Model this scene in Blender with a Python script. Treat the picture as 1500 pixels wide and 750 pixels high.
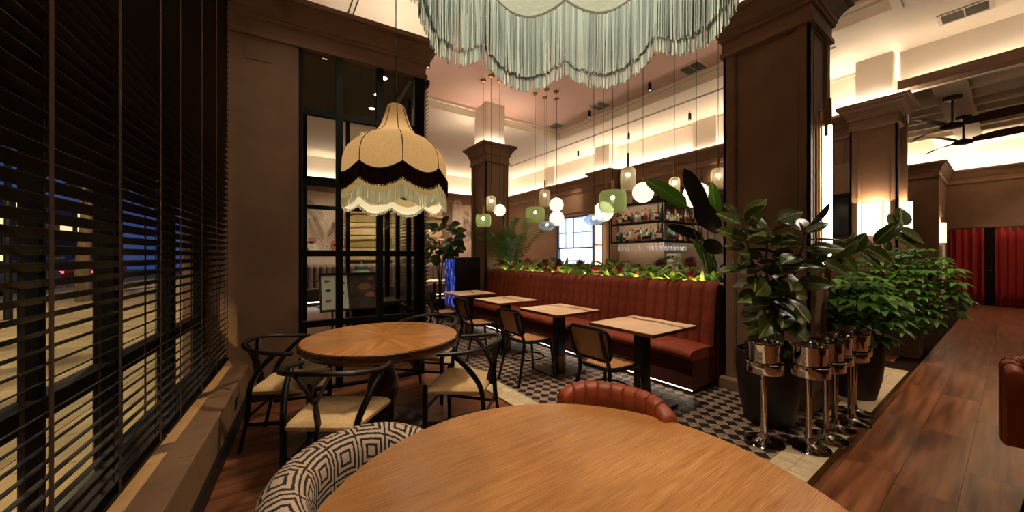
import bpy, math, random
from mathutils import Vector, Matrix
from math import sin, cos, pi, radians as R
random.seed(7)
SC = bpy.context.scene
for o in list(bpy.data.objects): bpy.data.objects.remove(o)
COL = SC.collection

# ---------------------------------------------------------------- camera, world, exposure
# the room's main grid: +X along the aisle and brass edge, +Y along the banquette; eye at 1.40 m
cam = bpy.data.cameras.new('camera'); cam.sensor_width = 36; cam.lens = 36*515/1500; cam.clip_start = .02; cam.clip_end = 200
camo = bpy.data.objects.new('camera', cam); COL.objects.link(camo)
camo.location = (0, 0, 1.4); camo.rotation_euler = (R(90), 0, R(-35)); SC.camera = camo
SC.view_settings.view_transform = 'Standard'; SC.view_settings.look = 'None'
SC.view_settings.gamma = 1; SC.view_settings.use_curve_mapping = False
SC.view_settings.exposure = 0.7
SC.cycles.transparent_max_bounces = 24
wd = bpy.data.worlds.new('dusk'); SC.world = wd; wd.use_nodes = True
wd.node_tree.nodes['Background'].inputs[0].default_value = (.10, .19, .60, 1)
wd.node_tree.nodes['Background'].inputs[1].default_value = .22
WARM = (1.0, .70, .40); WARM2 = (1.0, .84, .62)
def light(name, kind, loc, power, col=WARM2, size=.1, target=None, spot=None, blend=.5):
    l = bpy.data.lights.new(name, kind); l.energy = power; l.color = col
    if kind == 'AREA': l.size = size
    else: l.shadow_soft_size = size
    if kind == 'SPOT': l.spot_size = R(spot or 70); l.spot_blend = blend
    o = bpy.data.objects.new(name, l); COL.objects.link(o); o.location = loc
    if target is not None:
        o.rotation_euler = (Vector(target)-Vector(loc)).to_track_quat('-Z', 'Y').to_euler()
    return o

# ---------------------------------------------------------------- materials
def lin(c):
    if isinstance(c, str):
        c = [int(c[i:i+2], 16)/255 for i in (0, 2, 4)]
        c = [x/12.92 if x <= .04045 else ((x+.055)/1.055)**2.4 for x in c]
    return tuple(c[:3])+(1,)
MATS = {}
def nodes(name):
    m = bpy.data.materials.new(name); m.use_nodes = True
    nt = m.node_tree; b = nt.nodes['Principled BSDF']; return m, nt, b
def ramp(nt, stops):
    r = nt.nodes.new('ShaderNodeValToRGB'); e = r.color_ramp.elements
    while len(e) < len(stops): e.new(.5)
    for i, (p, c) in enumerate(stops): e[i].position = p; e[i].color = lin(c)
    return r
def mat(name, col, rough=.6, metal=0, var=None, bump=None, emis=None, coat=0, sheen=0, stretch=(1,1,1), spec=.5, rnd=0, coord='Object'):
    """var=(scale, colour2, detail): noise mixed colour; bump=(scale,strength); rnd: per-object brightness variation"""
    if name in MATS: return MATS[name]
    m, nt, b = nodes(name)
    b.inputs['Base Color'].default_value = lin(col); b.inputs['Roughness'].default_value = rough
    b.inputs['Metallic'].default_value = metal; b.inputs['Coat Weight'].default_value = coat
    b.inputs['Specular IOR Level'].default_value = spec
    if sheen: b.inputs['Sheen Weight'].default_value = sheen; b.inputs['Sheen Tint'].default_value = lin(col)
    N = nt.nodes.new; L = nt.links.new
    tc = mp = None
    if var or bump:
        tc = N('ShaderNodeTexCoord'); mp = N('ShaderNodeMapping'); mp.inputs['Scale'].default_value = stretch
        if coord == 'World':
            g = N('ShaderNodeNewGeometry'); L(g.outputs['Position'], mp.inputs['Vector'])
        else: L(tc.outputs[coord], mp.inputs['Vector'])
        if rnd:
            oi = N('ShaderNodeObjectInfo'); mu = N('ShaderNodeMath'); mu.operation = 'MULTIPLY'; mu.inputs[1].default_value = 37
            L(oi.outputs['Random'], mu.inputs[0]); L(mu.outputs[0], mp.inputs['Location'])
    colout = None
    if var:
        n = N('ShaderNodeTexNoise'); n.inputs['Scale'].default_value = var[0]; n.inputs['Detail'].default_value = var[2] if len(var) > 2 else 5
        L(mp.outputs[0], n.inputs['Vector'])
        rp = ramp(nt, [(.32, col), (.68, var[1])]); L(n.outputs['Fac'], rp.inputs[0]); colout = rp.outputs[0]
        L(colout, b.inputs['Base Color'])
    if rnd:
        oi = N('ShaderNodeObjectInfo'); mr = N('ShaderNodeMapRange'); mr.inputs['To Min'].default_value = 1-rnd; mr.inputs['To Max'].default_value = 1+rnd
        L(oi.outputs['Random'], mr.inputs['Value'])
        hs = N('ShaderNodeHueSaturation'); L(mr.outputs[0], hs.inputs['Value'])
        if colout: L(colout, hs.inputs['Color'])
        else: hs.inputs['Color'].default_value = lin(col)
        L(hs.outputs[0], b.inputs['Base Color'])
    if bump:
        n2 = N('ShaderNodeTexNoise'); n2.inputs['Scale'].default_value = bump[0]; n2.inputs['Detail'].default_value = 3
        L(mp.outputs[0], n2.inputs['Vector'])
        bp = N('ShaderNodeBump'); bp.inputs['Strength'].default_value = bump[1]; bp.inputs['Distance'].default_value = .01
        L(n2.outputs['Fac'], bp.inputs['Height']); L(bp.outputs[0], b.inputs['Normal'])
    if emis:
        b.inputs['Emission Color'].default_value = lin(emis[0]); b.inputs['Emission Strength'].default_value = emis[1]
    MATS[name] = m; return m
def emit(name, col, s):
    return mat(name, col, .5, emis=(col, s))
def pane_mat(name, tint=(1,1,1), rough=0.0, refl=1.0, body=0, bodycol=(.5,.5,.5)):
    """thin glass pane: transparent + fresnel reflection (+ a little diffuse body)"""
    if name in MATS: return MATS[name]
    m, nt, b = nodes(name); N = nt.nodes.new; L = nt.links.new
    nt.nodes.remove(b); out = nt.nodes['Material Output']
    t = N('ShaderNodeBsdfTransparent'); t.inputs[0].default_value = lin(tint)
    g = N('ShaderNodeBsdfGlossy'); g.inputs['Roughness'].default_value = rough; g.inputs['Color'].default_value = (refl,)*3+(1,)
    fr = N('ShaderNodeFresnel'); fr.inputs[0].default_value = 1.5
    ge = N('ShaderNodeNewGeometry'); iv = N('ShaderNodeMath'); iv.operation = 'SUBTRACT'; iv.inputs[0].default_value = 1; L(ge.outputs['Backfacing'], iv.inputs[1])
    mu = N('ShaderNodeMath'); mu.operation = 'MULTIPLY'; L(fr.outputs[0], mu.inputs[0]); L(iv.outputs[0], mu.inputs[1])
    mx = N('ShaderNodeMixShader'); L(mu.outputs[0], mx.inputs[0]); L(t.outputs[0], mx.inputs[1]); L(g.outputs[0], mx.inputs[2])
    o = mx.outputs[0]
    if body:
        d = N('ShaderNodeBsdfTranslucent'); d.inputs[0].default_value = lin(bodycol)
        d2 = N('ShaderNodeBsdfDiffuse'); d2.inputs[0].default_value = lin(bodycol)
        a = N('ShaderNodeMixShader'); a.inputs[0].default_value = .5; L(d.outputs[0], a.inputs[1]); L(d2.outputs[0], a.inputs[2])
        mx2 = N('ShaderNodeMixShader'); mx2.inputs[0].default_value = body; L(o, mx2.inputs[1]); L(a.outputs[0], mx2.inputs[2]); o = mx2.outputs[0]
    L(o, out.inputs[0]); MATS[name] = m; return m
def cloth_shade(name, col, trans=.5, weave=0):
    """lamp fabric: diffuse + translucent"""
    if name in MATS: return MATS[name]
    m, nt, b = nodes(name); N = nt.nodes.new; L = nt.links.new
    nt.nodes.remove(b); out = nt.nodes['Material Output']
    t = N('ShaderNodeBsdfTranslucent'); d = N('ShaderNodeBsdfDiffuse'); mx = N('ShaderNodeMixShader'); mx.inputs[0].default_value = trans
    t.inputs[0].default_value = lin(col); d.inputs[0].default_value = lin(col)
    if weave:
        tc = N('ShaderNodeTexCoord'); n = N('ShaderNodeTexNoise'); n.inputs['Scale'].default_value = weave; n.inputs['Detail'].default_value = 4
        mp = N('ShaderNodeMapping'); mp.inputs['Scale'].default_value = (1, 1, 5); L(tc.outputs['Object'], mp.inputs[0]); L(mp.outputs[0], n.inputs[0])
        c = lin(col); rp = ramp(nt, [(.3, tuple(x*.75 for x in c[:3])), (.7, c)]); L(n.outputs[0], rp.inputs[0])
        L(rp.outputs[0], t.inputs[0]); L(rp.outputs[0], d.inputs[0])
    L(d.outputs[0], mx.inputs[1]); L(t.outputs[0], mx.inputs[2]); L(mx.outputs[0], out.inputs[0]); MATS[name] = m; return m

# ---------------------------------------------------------------- mesh builder
class MB:
    def __init__(s): s.v = []; s.f = []; s.m = []; s.uv = None
    def add(s, vs, fs, mi=0):
        k = len(s.v); s.v += [tuple(p) for p in vs]; s.f += [tuple(i+k for i in q) for q in fs]; s.m += [mi]*len(fs); return s
    def box(s, x0, x1, y0, y1, z0, z1, mi=0, M=None):
        vs = [Vector((x, y, z)) for z in (z0, z1) for y in (y0, y1) for x in (x0, x1)]
        if M: vs = [M @ p for p in vs]
        return s.add(vs, [(0,2,3,1),(4,5,7,6),(0,1,5,4),(2,6,7,3),(0,4,6,2),(1,3,7,5)], mi)
    def frame(s, x0, x1, z0, z1, w, y0, y1, mi=0, M=None):
        """rectangular frame in the xz plane"""
        s.box(x0, x0+w, y0, y1, z0, z1, mi, M); s.box(x1-w, x1, y0, y1, z0, z1, mi, M)
        s.box(x0+w, x1-w, y0, y1, z0, z0+w, mi, M); s.box(x0+w, x1-w, y0, y1, z1-w, z1, mi, M); return s
    def loft(s, rings, mi=0, caps=True, closed=True, wrap=False):
        n = len(rings[0]); k = len(s.v); fs = []
        for r in rings: s.v += [tuple(p) for p in r]
        m = len(rings)
        for i in range(m if wrap else m-1):
            for j in range(n if closed else n-1):
                a = k+i*n+j; b = k+i*n+(j+1) % n; c = k+((i+1) % m)*n+(j+1) % n; d = k+((i+1) % m)*n+j
                fs.append((a, b, c, d))
        if caps and closed and not wrap:
            fs.append(tuple(k+j for j in reversed(range(n)))); fs.append(tuple(k+(m-1)*n+j for j in range(n)))
        s.f += fs; s.m += [mi]*len(fs); return s
    def tube(s, pts, r, n=8, mi=0, closed=False, squash=None):
        pts = [Vector(p) for p in pts]; N = len(pts); rs = r if isinstance(r, (list, tuple)) else [r]*N
        rings = []; up = None
        for i, p in enumerate(pts):
            if closed: t = pts[(i+1) % N]-pts[i-1]
            else: t = pts[min(i+1, N-1)]-pts[max(i-1, 0)]
            t.normalize()
            if up is None: up = Vector((0,0,1)) if abs(t.z) < .9 else Vector((1,0,0))
            a = t.cross(up)
            if a.length < 1e-4: a = t.orthogonal()
            a.normalize(); b = a.cross(t); up = b
            q1, q2 = (squash or (1, 1))
            rings.append([p+a*(cos(2*pi*j/n)*rs[i]*q1)+b*(sin(2*pi*j/n)*rs[i]*q2) for j in range(n)])
        return s.loft(rings, mi, wrap=closed)
    def lathe(s, prof, n=24, mi=0, c=(0,0,0), fn=None, caps=False):
        rings = []
        for r, z in prof:
            rings.append([(c[0]+(r*(fn(2*pi*j/n) if fn else 1))*cos(2*pi*j/n), c[1]+(r*(fn(2*pi*j/n) if fn else 1))*sin(2*pi*j/n), c[2]+z) for j in range(n)])
        return s.loft(rings, mi, caps=caps)
    def sqloft(s, cx, cy, hx, hy, prof, mi=0, caps=True):
        return s.loft([[(cx-hx-o, cy-hy-o, z), (cx+hx+o, cy-hy-o, z), (cx+hx+o, cy+hy+o, z), (cx-hx-o, cy+hy+o, z)] for o, z in prof], mi, caps)
    def extr(s, prof, p0, p1, out, mi=0, mi0=0, mi1=0):
        """profile [(outward, z)] swept from p0 to p1 (2-D), out = outward unit 2-D; mitre shifts mi0/mi1 along the run per unit of outward"""
        p0 = Vector(p0); p1 = Vector(p1); o = Vector(out); t = (p1-p0).normalized()
        ra = [tuple(p0+o*a-t*(a*mi0))+(z,) for a, z in prof]; rb = [tuple(p1+o*a+t*(a*mi1))+(z,) for a, z in prof]
        return s.loft([ra, rb], mi)
    def prism(s, poly, z0, z1, mi=0):
        return s.loft([[(x, y, z0) for x, y in poly], [(x, y, z1) for x, y in poly]], mi)
    def sphere(s, c, r, n=16, m=10, mi=0, sz=1):
        pr = [(max(r*sin(pi*i/m), 1e-4), -r*sz*cos(pi*i/m)) for i in range(m+1)]
        return s.lathe(pr, n, mi, c)
    def grid(s, fn, nu, nv, mi=0, uv=False):
        k = len(s.v)
        for i in range(nu+1):
            for j in range(nv+1): s.v.append(tuple(fn(i/nu, j/nv)))
        fs = [(k+i*(nv+1)+j, k+(i+1)*(nv+1)+j, k+(i+1)*(nv+1)+j+1, k+i*(nv+1)+j+1) for i in range(nu) for j in range(nv)]
        s.f += fs; s.m += [mi]*len(fs); return s
    def mesh(s, name, mats, smooth=False, ang=40):
        me = bpy.data.meshes.new(name); me.from_pydata(s.v, [], s.f)
        for m in (mats if isinstance(mats, (list, tuple)) else [mats]): me.materials.append(m)
        if any(s.m): me.polygons.foreach_set('material_index', s.m)
        if smooth:
            me.polygons.foreach_set('use_smooth', [True]*len(s.f))
            try: me.set_sharp_from_angle(angle=R(ang))
            except Exception: pass
        me.update(); return me
    def build(s, name, mats, parent=None, smooth=False, bevel=0, ang=40, **kw):
        o = put(name, s.mesh(name, mats, smooth, ang), parent, **kw)
        if bevel:
            b = o.modifiers.new('bevel', 'BEVEL'); b.width = bevel; b.segments = 2; b.limit_method = 'ANGLE'; b.angle_limit = R(50)
            b.harden_normals = False
        return o
def put(name, me, parent=None, M=None, loc=None, rot=None, scale=None):
    o = bpy.data.objects.new(name, me); COL.objects.link(o)
    if parent: o.parent = parent
    if M is not None: o.matrix_local = M
    if loc is not None: o.location = loc
    if rot is not None: o.rotation_euler = rot
    if scale is not None: o.scale = scale
    return o
def tag(o, label=None, cat=None, group=None, kind=None):
    if label: o['label'] = label
    if cat: o['category'] = cat
    if group: o['group'] = group
    if kind: o['kind'] = kind
    return o
def thing(name, label, cat, loc=(0,0,0), rz=0, group=None):
    o = bpy.data.objects.new(name, None); COL.objects.link(o); o.location = loc; o.rotation_euler = (0, 0, rz)
    o.empty_display_size = .1
    return tag(o, label, cat, group)
_T = 'first second third fourth fifth sixth seventh eighth ninth tenth eleventh twelfth thirteenth fourteenth fifteenth sixteenth seventeenth eighteenth nineteenth twentieth'.split()
def nth(i): return _T[i] if i < 20 else ('twenty-' if i < 29 else 'thirty-')+_T[(i-20) % 10] if i not in (29, 39) else ('thirtieth' if i == 29 else 'fortieth')
CNT = {}
def count(k): CNT[k] = CNT.get(k, -1)+1; return nth(CNT[k])
def struct(o, label): return tag(o, label, None, None, 'structure')
def dup(root, loc=None, rz=None, label=None, group=None, parent=None):
    r = root.copy(); COL.objects.link(r)
    if parent: r.parent = parent
    if loc is not None: r.location = loc
    if rz is not None: r.rotation_euler = (0, 0, rz)
    if label: r['label'] = label
    if group: r['group'] = group
    for ch in list(root.children):
        if ch.type == 'LIGHT':
            c = ch.copy(); COL.objects.link(c); c.parent = r; continue
        dup(ch, parent=r)
    return r
def orient(pos, d, up=(0,0,1), s=1.0):
    """matrix: local +Y along d, local +Z near up"""
    y = Vector(d).normalized(); u = Vector(up); x = y.cross(u)
    if x.length < 1e-4: x = y.orthogonal()
    x.normalize(); z = x.cross(y)
    m = Matrix((x, y, z)).transposed().to_4x4()
    return Matrix.Translation(Vector(pos)) @ m @ Matrix.Diagonal((s, s, s, 1))
def bez(p, n):
    p = [Vector(q) for q in p]; out = []
    for i in range(n+1):
        t = i/n; q = p[:]
        while len(q) > 1: q = [a.lerp(b, t) for a, b in zip(q, q[1:])]
        out.append(q[0])
    return out
def smoothpath(p, n=6):
    """Catmull-Rom through points"""
    p = [Vector(q) for q in p]; p = [p[0]*2-p[1]]+p+[p[-1]*2-p[-2]]; out = []
    for i in range(1, len(p)-2):
        a, b, c, d = p[i-1:i+3]
        for k in range(n):
            t = k/n; out.append(.5*((2*b)+(c-a)*t+(2*a-5*b+4*c-d)*t*t+(3*b-a-3*c+d)*t**3))
    out.append(p[-2]); return out
WZ = R(-5.4)                       # the window wall and vestibule stand 5.4 degrees off the grid
def WP(d, s, z=0): return Vector((d*cos(WZ)-s*sin(WZ), d*sin(WZ)+s*cos(WZ), z))

# shared materials
m_taupe = mat('taupe_paint', '82634b', .62, var=(3, '785a44', 3), bump=(220, .06))
m_white = mat('white_plaster', 'e9dccb', .8, bump=(60, .03))
m_cream = mat('cream_plaster', 'e2d2bd', .8, bump=(60, .03))
m_pink = mat('pink_plaster', 'dcb3a0', .8, bump=(60, .03))
m_black = mat('black_metal', '12100f', .45, .3)
m_blackwood = mat('black_lacquer', '0a0908', .4, spec=.3)
m_brass = mat('brass', 'b58a45', .3, 1, var=(8, 'a07436', 3))
m_chrome = mat('chrome', 'cfcac4', .07, 1)
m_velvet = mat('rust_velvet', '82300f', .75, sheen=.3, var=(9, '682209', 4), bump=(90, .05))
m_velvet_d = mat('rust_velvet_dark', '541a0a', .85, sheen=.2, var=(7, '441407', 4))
m_led = emit('led_warm', (1, .88, .7), 4.5)
m_cove = emit('led_cove', (1, .87, .69), 22); m_cove2 = emit('led_column', (1, .87, .69), 44); m_cove3 = emit('led_beam', (1, .85, .64), 8)
m_glass = pane_mat('window_glass', (.93, .95, .94))
# ================================================================ SETTING
# ---- wooden floor: real planks along +X, near 300 as parts
m_plank = mat('walnut_plank', '8c583a', .3, var=(1.3, '4a2414', 8), stretch=(1.0, 14, 14), rnd=.2, coord='World', bump=(3, .04), spec=.45)
m_plank2 = mat('walnut_plank_far', '7c4c33', .3, var=(1.3, '4a2414', 8), stretch=(1.0, 14, 14), coord='World', spec=.45)
m_joint = mat('dark_joint', '1c0f08', 1.0, spec=.1)
fl = struct(MB().prism([tuple(WP(-.98, -7).xy), (17.2, -7), (17.2, 14), tuple(WP(-.98, 14).xy)], -.12, -.012).build('floor', m_joint), 'dark reddish wooden plank floor of the dining room')
planks = []; PW = .245
random.seed(11)
unit = MB().box(0, 1, 0, 1, -.011, 0).mesh('plank', m_plank)
for r in range(-24, 56):
    y0 = .427+PW*r; y1 = y0+PW-.0015
    if y0 > .67 and y0 < .74: y1 = .702
    off = -3+random.random()*1.2
    for k in range(17):
        x0 = off+k*1.22; x1 = x0+1.2185
        if y1 > .72:
            if x0 > 1.875: 
                if not (x0 > 6.42 or y0 > 8.1): continue
            if y0 < 8.1: x1 = min(x1, 1.875) if x0 < 1.875 else x1
        x0 = max(x0, -.62+.094*y0)
        if x1-x0 < .05 or x0 > 16.6: continue
        if y1 > .72 and x0 > 6.4 and x0 < 8.4 and y0 > .72: pass
        planks.append((x0, x1, max(y0, -6.5), y1))
def seen(p):
    cx, cy = (p[0]+p[1])/2, (p[2]+p[3])/2
    Z = cx*.5736+cy*.819; X = cx*.819-cy*.5736
    return Z > .3 and abs(X/max(Z, .01)) < 1.75
planks.sort(key=lambda p: (not seen(p), (p[0]+p[1])**2+(p[2]+p[3])**2))
field = MB()
for i, (x0, x1, y0, y1) in enumerate(planks):
    if i < 290: put('plank', unit, fl, loc=(x0, y0, 0), scale=(x1-x0, y1-y0, 1))
    elif seen((x0, x1, y0, y1)): field.box(x0, x1, y0, y1, -.011, 0)
tag(field.build('plank_field', m_plank2, fl), kind='stuff')
# ---- tiled floor: grey tiles with a black diamond each; cream border tiles; brass edge
m_tgrey = mat('tile_grey', '9a8271', .6, var=(30, '7d6757', 4), rnd=.12)
m_tblack = mat('tile_black', '140d0a', .55)
m_tcream = mat('tile_cream', 'c7b494', .5, var=(14, 'b09c7c', 4), rnd=.08)
ft = struct(MB().box(1.885, 6.4, .735, 8.1, -.05, -.008).build('floor_tiled', mat('grout', '5a4d40', .9)), 'black and grey diamond tiled floor under the banquette tables')
T = .1125
def tile_mesh():
    b = MB(); g = .0012; q = T/2; e = T-g; h = 0
    P = [(g, g), (q, g), (e, g), (e, q), (e, e), (q, e), (g, e), (g, q)]
    vs = [(x, y, h) for x, y in P]+[(x, y, -.009) for x, y in P]
    top = [(0, 1, 7), (1, 2, 3), (3, 4, 5), (5, 6, 7)]
    b.add(vs, top+[(i, i+8, (i+1) % 8+8, (i+1) % 8) for i in range(8)], 0); b.f.append((1, 3, 5, 7)); b.m.append(1)
    return b
tb = tile_mesh(); tme = tb.mesh('tile', [m_tgrey, m_tblack]); cells = []
for i in range(18):
    for j in range(64):
        x = 2.125+i*T; y = .96+j*T
        if x > 4.02 and y > 1.0: continue
        if 3.62 < x and y > 1.9: continue
        cells.append((x, y))
cells.sort(key=lambda p: (not (abs((p[0]*.819-p[1]*.5736)) < 1.45*(p[0]*.5736+p[1]*.819)), (p[0]*.5736+p[1]*.819)))
tf = MB()
hid = lambda x, y: (x-.648)*(x-.648)+(y-.612)*(y-.612) < 0
n = 0
for x, y in cells:
    # tiles hidden behind the near table top are the low ones: keep them in the field
    Z = x*.5736+y*.819; X = x*.819-y*.5736; py = 375+515*1.4/Z; px = 750+515*X/Z
    vis = py < 760 and not (Z < 3.2 and px < 1000)
    if vis and n < 290: put('tile', tme, ft, loc=(x, y, 0)); n += 1
    else: tf.add([(a+x, c+y, d) for a, c, d in tb.v], tb.f); tf.m[-len(tb.f):] = tb.m
tag(tf.build('tile_field', [m_tgrey, m_tblack], ft), kind='stuff')
cme = MB().box(.0012, T-.0012, .0012, T-.0012, -.009, 0).mesh('border_tile', m_tcream)
bt = [(1.9+i*T, .735+j*T) for i in range(2) for j in range(64)]+[(2.125+i*T, .735+j*T) for i in range(38) for j in range(2)]
bt += [(4.6+i*T, .96+j*T) for i in range(16) for j in range(3)]
for x, y in bt: put('border_tile', cme, ft, loc=(x, y, 0))
struct(MB().box(1.872, 1.886, .733, 8.1, -.012, .004).box(1.872, 6.43, .704, .733, -.012, .004).box(6.405, 6.43, .733, 1.5, -.012, .004).build('trim_1', m_brass), 'brass edging strip between tiles and wood')

# ---- cornice profile (outward, z) with an upstand that hides the cove strip
CP = [(0, 3.50), (.028, 3.505), (.028, 3.545), (.012, 3.555), (.012, 3.66), (.034, 3.67), (.034, 3.70), (.045, 3.705), (.055, 3.75), (.08, 3.80), (.115, 3.84), (.12, 3.86), (.15, 3.865), (.15, 3.915), (.12, 3.915), (.12, 3.885), (-.12, 3.885), (-.12, 3.50)]
def cornice(name, label, p0, p1, out, a=0, b=0, led=True, W=False, s=1):
    mb = MB().extr(CP, p0, p1, out, 0, a, b); o = struct(mb.build(name, m_taupe), label)
    if led:
        mled = emit('led_end', (1, .87, .69), 30) if name in ('trim_4', 'trim_5', 'trim_6') else m_cove
        e = MB().extr([(-.06, 3.889), (.01, 3.889), (.01, 3.9), (-.06, 3.9)], p0, p1, out).build('led_strip', mled, o)
        e['label'] = 'glowing warm strip light on the ledge'
    if W: o.rotation_euler = (0, 0, WZ)
    return o
# ---- bar wall, plane x = 8.5, with the recess behind the shelves and the kitchen hatch
wb = MB(); X0 = 8.5
wb.box(X0, X0+.12, 1.0, 2.6, 0, 3.6).box(X0, X0+.9, 2.6, 6.2, 3.0, 3.6).box(X0, X0+.12, 6.2, 7.4, 0, 3.6)
wb.box(X0, X0+.12, 7.4, 9.3, 0, 1.1).box(X0, X0+.12, 7.4, 9.3, 2.74, 3.6).box(X0, X0+.12, 9.3, 13.2, 0, 3.6)
wb.box(X0+.12, 9.5, 2.5, 2.6, 0, 3.0).box(X0+.12, 9.5, 6.2, 6.3, 0, 3.0)
# raised panel mouldings
for y0, y1, z0, z1 in ((1.75, 2.5, 2.75, 3.5), (2.7, 4.3, 3.12, 3.5), (4.4, 6.1, 3.12, 3.5), (7.45, 9.25, 2.85, 3.5), (9.4, 11.2, .3, 3.5), (11.3, 13.0, .3, 3.5)):
    for a in ((y0, y1, z0, z0+.03), (y0, y1, z1-.03, z1), (y0, y0+.03, z0, z1), (y1-.03, y1, z0, z1)): wb.box(X0-.015, X0+.01, *a)
struct(wb.build('wall_bar', m_taupe), 'taupe panelled wall behind the bar with a kitchen hatch')
struct(MB().box(9.5, 9.6, 2.5, 6.3, 0, 3.0).build('wall_bar_recess', mat('recess_paint', '8d7460', .7)), 'wall behind the bottle shelves')
struct(MB().box(X0+.12, X0+.25, 1.0, 13.2, 3.6, 4.67).build('wall_bar_upper', m_white), 'white upper wall above the bar cornice')
cornice('trim_2', 'taupe cornice with cove light above the bar', (X0, 1.6), (X0, 13.1), (-1, 0))
wu = MB()   # white pilasters on the upper bar wall
for y in (3.95, 6.75, 9.5): wu.box(X0+.03, X0+.12, y, y+.55, 3.886, 4.67)
struct(wu.build('wall_bar_pilasters', m_white), 'white flat piers on the upper bar wall')
# far wall, plane y = 13
struct(MB().box(-1.6, 8.62, 13.0, 13.12, 0, 3.6).box(5.6, 6.1, 12.93, 13.0, 0, 3.58).build('wall_far', m_taupe), 'far taupe wall beyond the vestibule')
struct(MB().box(-1.6, 8.75, 13.12, 13.25, 3.6, 4.67).build('wall_far_upper', m_white), 'white upper part of the far wall')
cornice('trim_3', 'taupe cornice with cove light on the far wall', (-1.5, 13.0), (8.5, 13.0), (0, -1))
# aisle end: wall plane x = 14.65 (y > 1.15), return, and curtain wall x = 16.7
struct(MB().box(14.65, 14.8, 1.15, 6.35, 0, 3.6).box(14.8, 16.7, 1.15, 1.3, 0, 3.6).build('wall_right', m_taupe), 'taupe wall at the end of the aisle')
struct(MB().box(16.7, 16.85, -7, 1.3, 2.2, 3.6).box(16.7, 16.85, 1.12, 1.3, 0, 2.2).box(16.7, 16.85, -7, -2.4, 0, 2.2).build('wall_end', m_taupe), 'taupe wall above the red curtains')
struct(MB().box(14.8, 15.0, 1.3, 6, 3.6, 4.67).box(15, 17.0, 1.3, 1.4, 3.6, 4.67).box(16.85, 17, -7, 1.4, 3.6, 4.67).build('wall_right_upper', m_white), 'white upper wall over the aisle end')
o = cornice('trim_4', 'taupe cornice at the end of the aisle', (14.65, 1.15), (14.65, 6), (-1, 0), 1, 0)
o = cornice('trim_5', 'taupe cornice on the short return wall', (14.65, 1.15), (16.7, 1.15), (0, -1), 1, -1)
o = cornice('trim_6', 'taupe cornice above the red curtains', (16.7, -7), (16.7, 1.15), (-1, 0), 0, -1)
struct(MB().box(14.62, 14.65, 1.13, 6, 0, .16).box(14.62, 16.7, 1.12, 1.15, 0, .16).build('baseboard_right', mat('dark_skirting', '2a1a12', .5)), 'dark skirting at the end of the aisle')
# closing walls behind and beside the camera
struct(MB().box(-2.6, 17, -7.1, -7, 0, 4.7).build('wall_back', m_taupe), 'taupe wall behind the viewer')
struct(MB().box(9.55, 14.8, 6.35, 6.45, 0, 4.7).build('wall_side', m_taupe), 'taupe wall of the side hall')

# ---- ceilings
cz = 4.67
cl = MB(); tx0, tx1, ty0, ty1 = 2.05, 6.75, .92, 7.3
cl.box(-3, tx0, -7.1, 13.3, cz, cz+.2).box(tx1, 8.75, -7.1, 13.3, cz, cz+.2).box(tx0, tx1, -7.1, ty0, cz, cz+.2).box(tx0, tx1, ty1, 13.3, cz, cz+.2)
struct(cl.build('ceiling', m_cream), 'cream plaster ceiling around the pink tray')
struct(MB().box(tx0-.05, tx1+.05, ty0-.05, ty1+.05, cz+.2, cz+.3).build('ceiling_tray', m_pink), 'pink recessed ceiling tray above the tables')
tr = MB()
for a in ((tx0, tx0+.06, ty0, ty1), (tx1-.06, tx1, ty0, ty1), (tx0+.06, tx1-.06, ty0, ty0+.06), (tx0+.06, tx1-.06, ty1-.06, ty1)): tr.box(*a, cz+.14, cz+.2)
for a in ((tx0-.09, tx0, ty0-.09, ty1+.09), (tx1, tx1+.09, ty0-.09, ty1+.09), (tx0, tx1, ty0-.09, ty0), (tx0, tx1, ty1, ty1+.09)): tr.box(*a, cz-.018, cz)
struct(tr.build('trim_7', m_cream), 'plaster moulding round the ceiling tray')
struct(MB().box(7.27, 7.285, 1.6, 12.5, cz-.006, cz).box(7.31, 7.325, 1.6, 12.5, cz-.006, cz).build('trim_8', mat('slot_grey', '6b6056', .6)), 'long slot diffuser in the cream ceiling')
struct(MB().box(.9, .915, -2, 8, cz-.006, cz).box(.96, .975, -2, 8, cz-.006, cz).build('trim_15', mat('slot_dark', '2b2520', .6)), 'dark double slot in the ceiling above the vestibule')
# bulkhead beam along the column line, cove lit, and the raftered ceiling beyond
bk = struct(MB().box(8.12, 8.34, -7, 1.05, 4.0, 4.1).box(8.12, 8.16, -7, 1.05, 4.1, 4.14).build('trim_9', m_taupe), 'dark taupe beam carrying a cove light over the aisle')
MB().box(8.2, 8.26, -7, 1.0, 4.1, 4.112).build('led_strip', m_cove3, bk); MB().box(8.5, 8.54, -7, 1.0, 4.32, 4.332).build('led_strip', m_cove2, bk)  # second strip, out of sight, is added to brighten the rafters
struct(MB().box(8.34, 8.42, -7, 1.05, 4.0, 4.67).box(8.42, 8.66, -7, 1.05, 4.28, 4.32).box(8.63, 8.66, -7, 1.05, 4.32, 4.36).build('wall_bulkhead', m_white), 'white bulkhead above the dark beam')  # ledge and lip at the back are added to carry the rafter strip
m_raft = mat('rafter_paint', 'e2d0b2', .8)
rc = struct(MB().box(8.6, 17, -7.1, 6.1, 4.62, 4.75).build('ceiling_rafters', m_raft), 'sand coloured raftered ceiling over the aisle end')
rme = MB().prism([(-.06, 0), (.06, 0), (.06, .16), (-.06, .16)], -7, 6).mesh('rafter', m_raft)
rme = MB().add([(-.07, -7, 4.62), (.07, -7, 4.62), (.07, -7, 4.42), (-.07, -7, 4.42), (-.07, 6, 4.62), (.07, 6, 4.62), (.07, 6, 4.42), (-.07, 6, 4.42)], [(0,1,2,3),(7,6,5,4),(3,2,6,7),(0,3,7,4),(1,5,6,2)]).mesh('rafter', m_raft)
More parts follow.
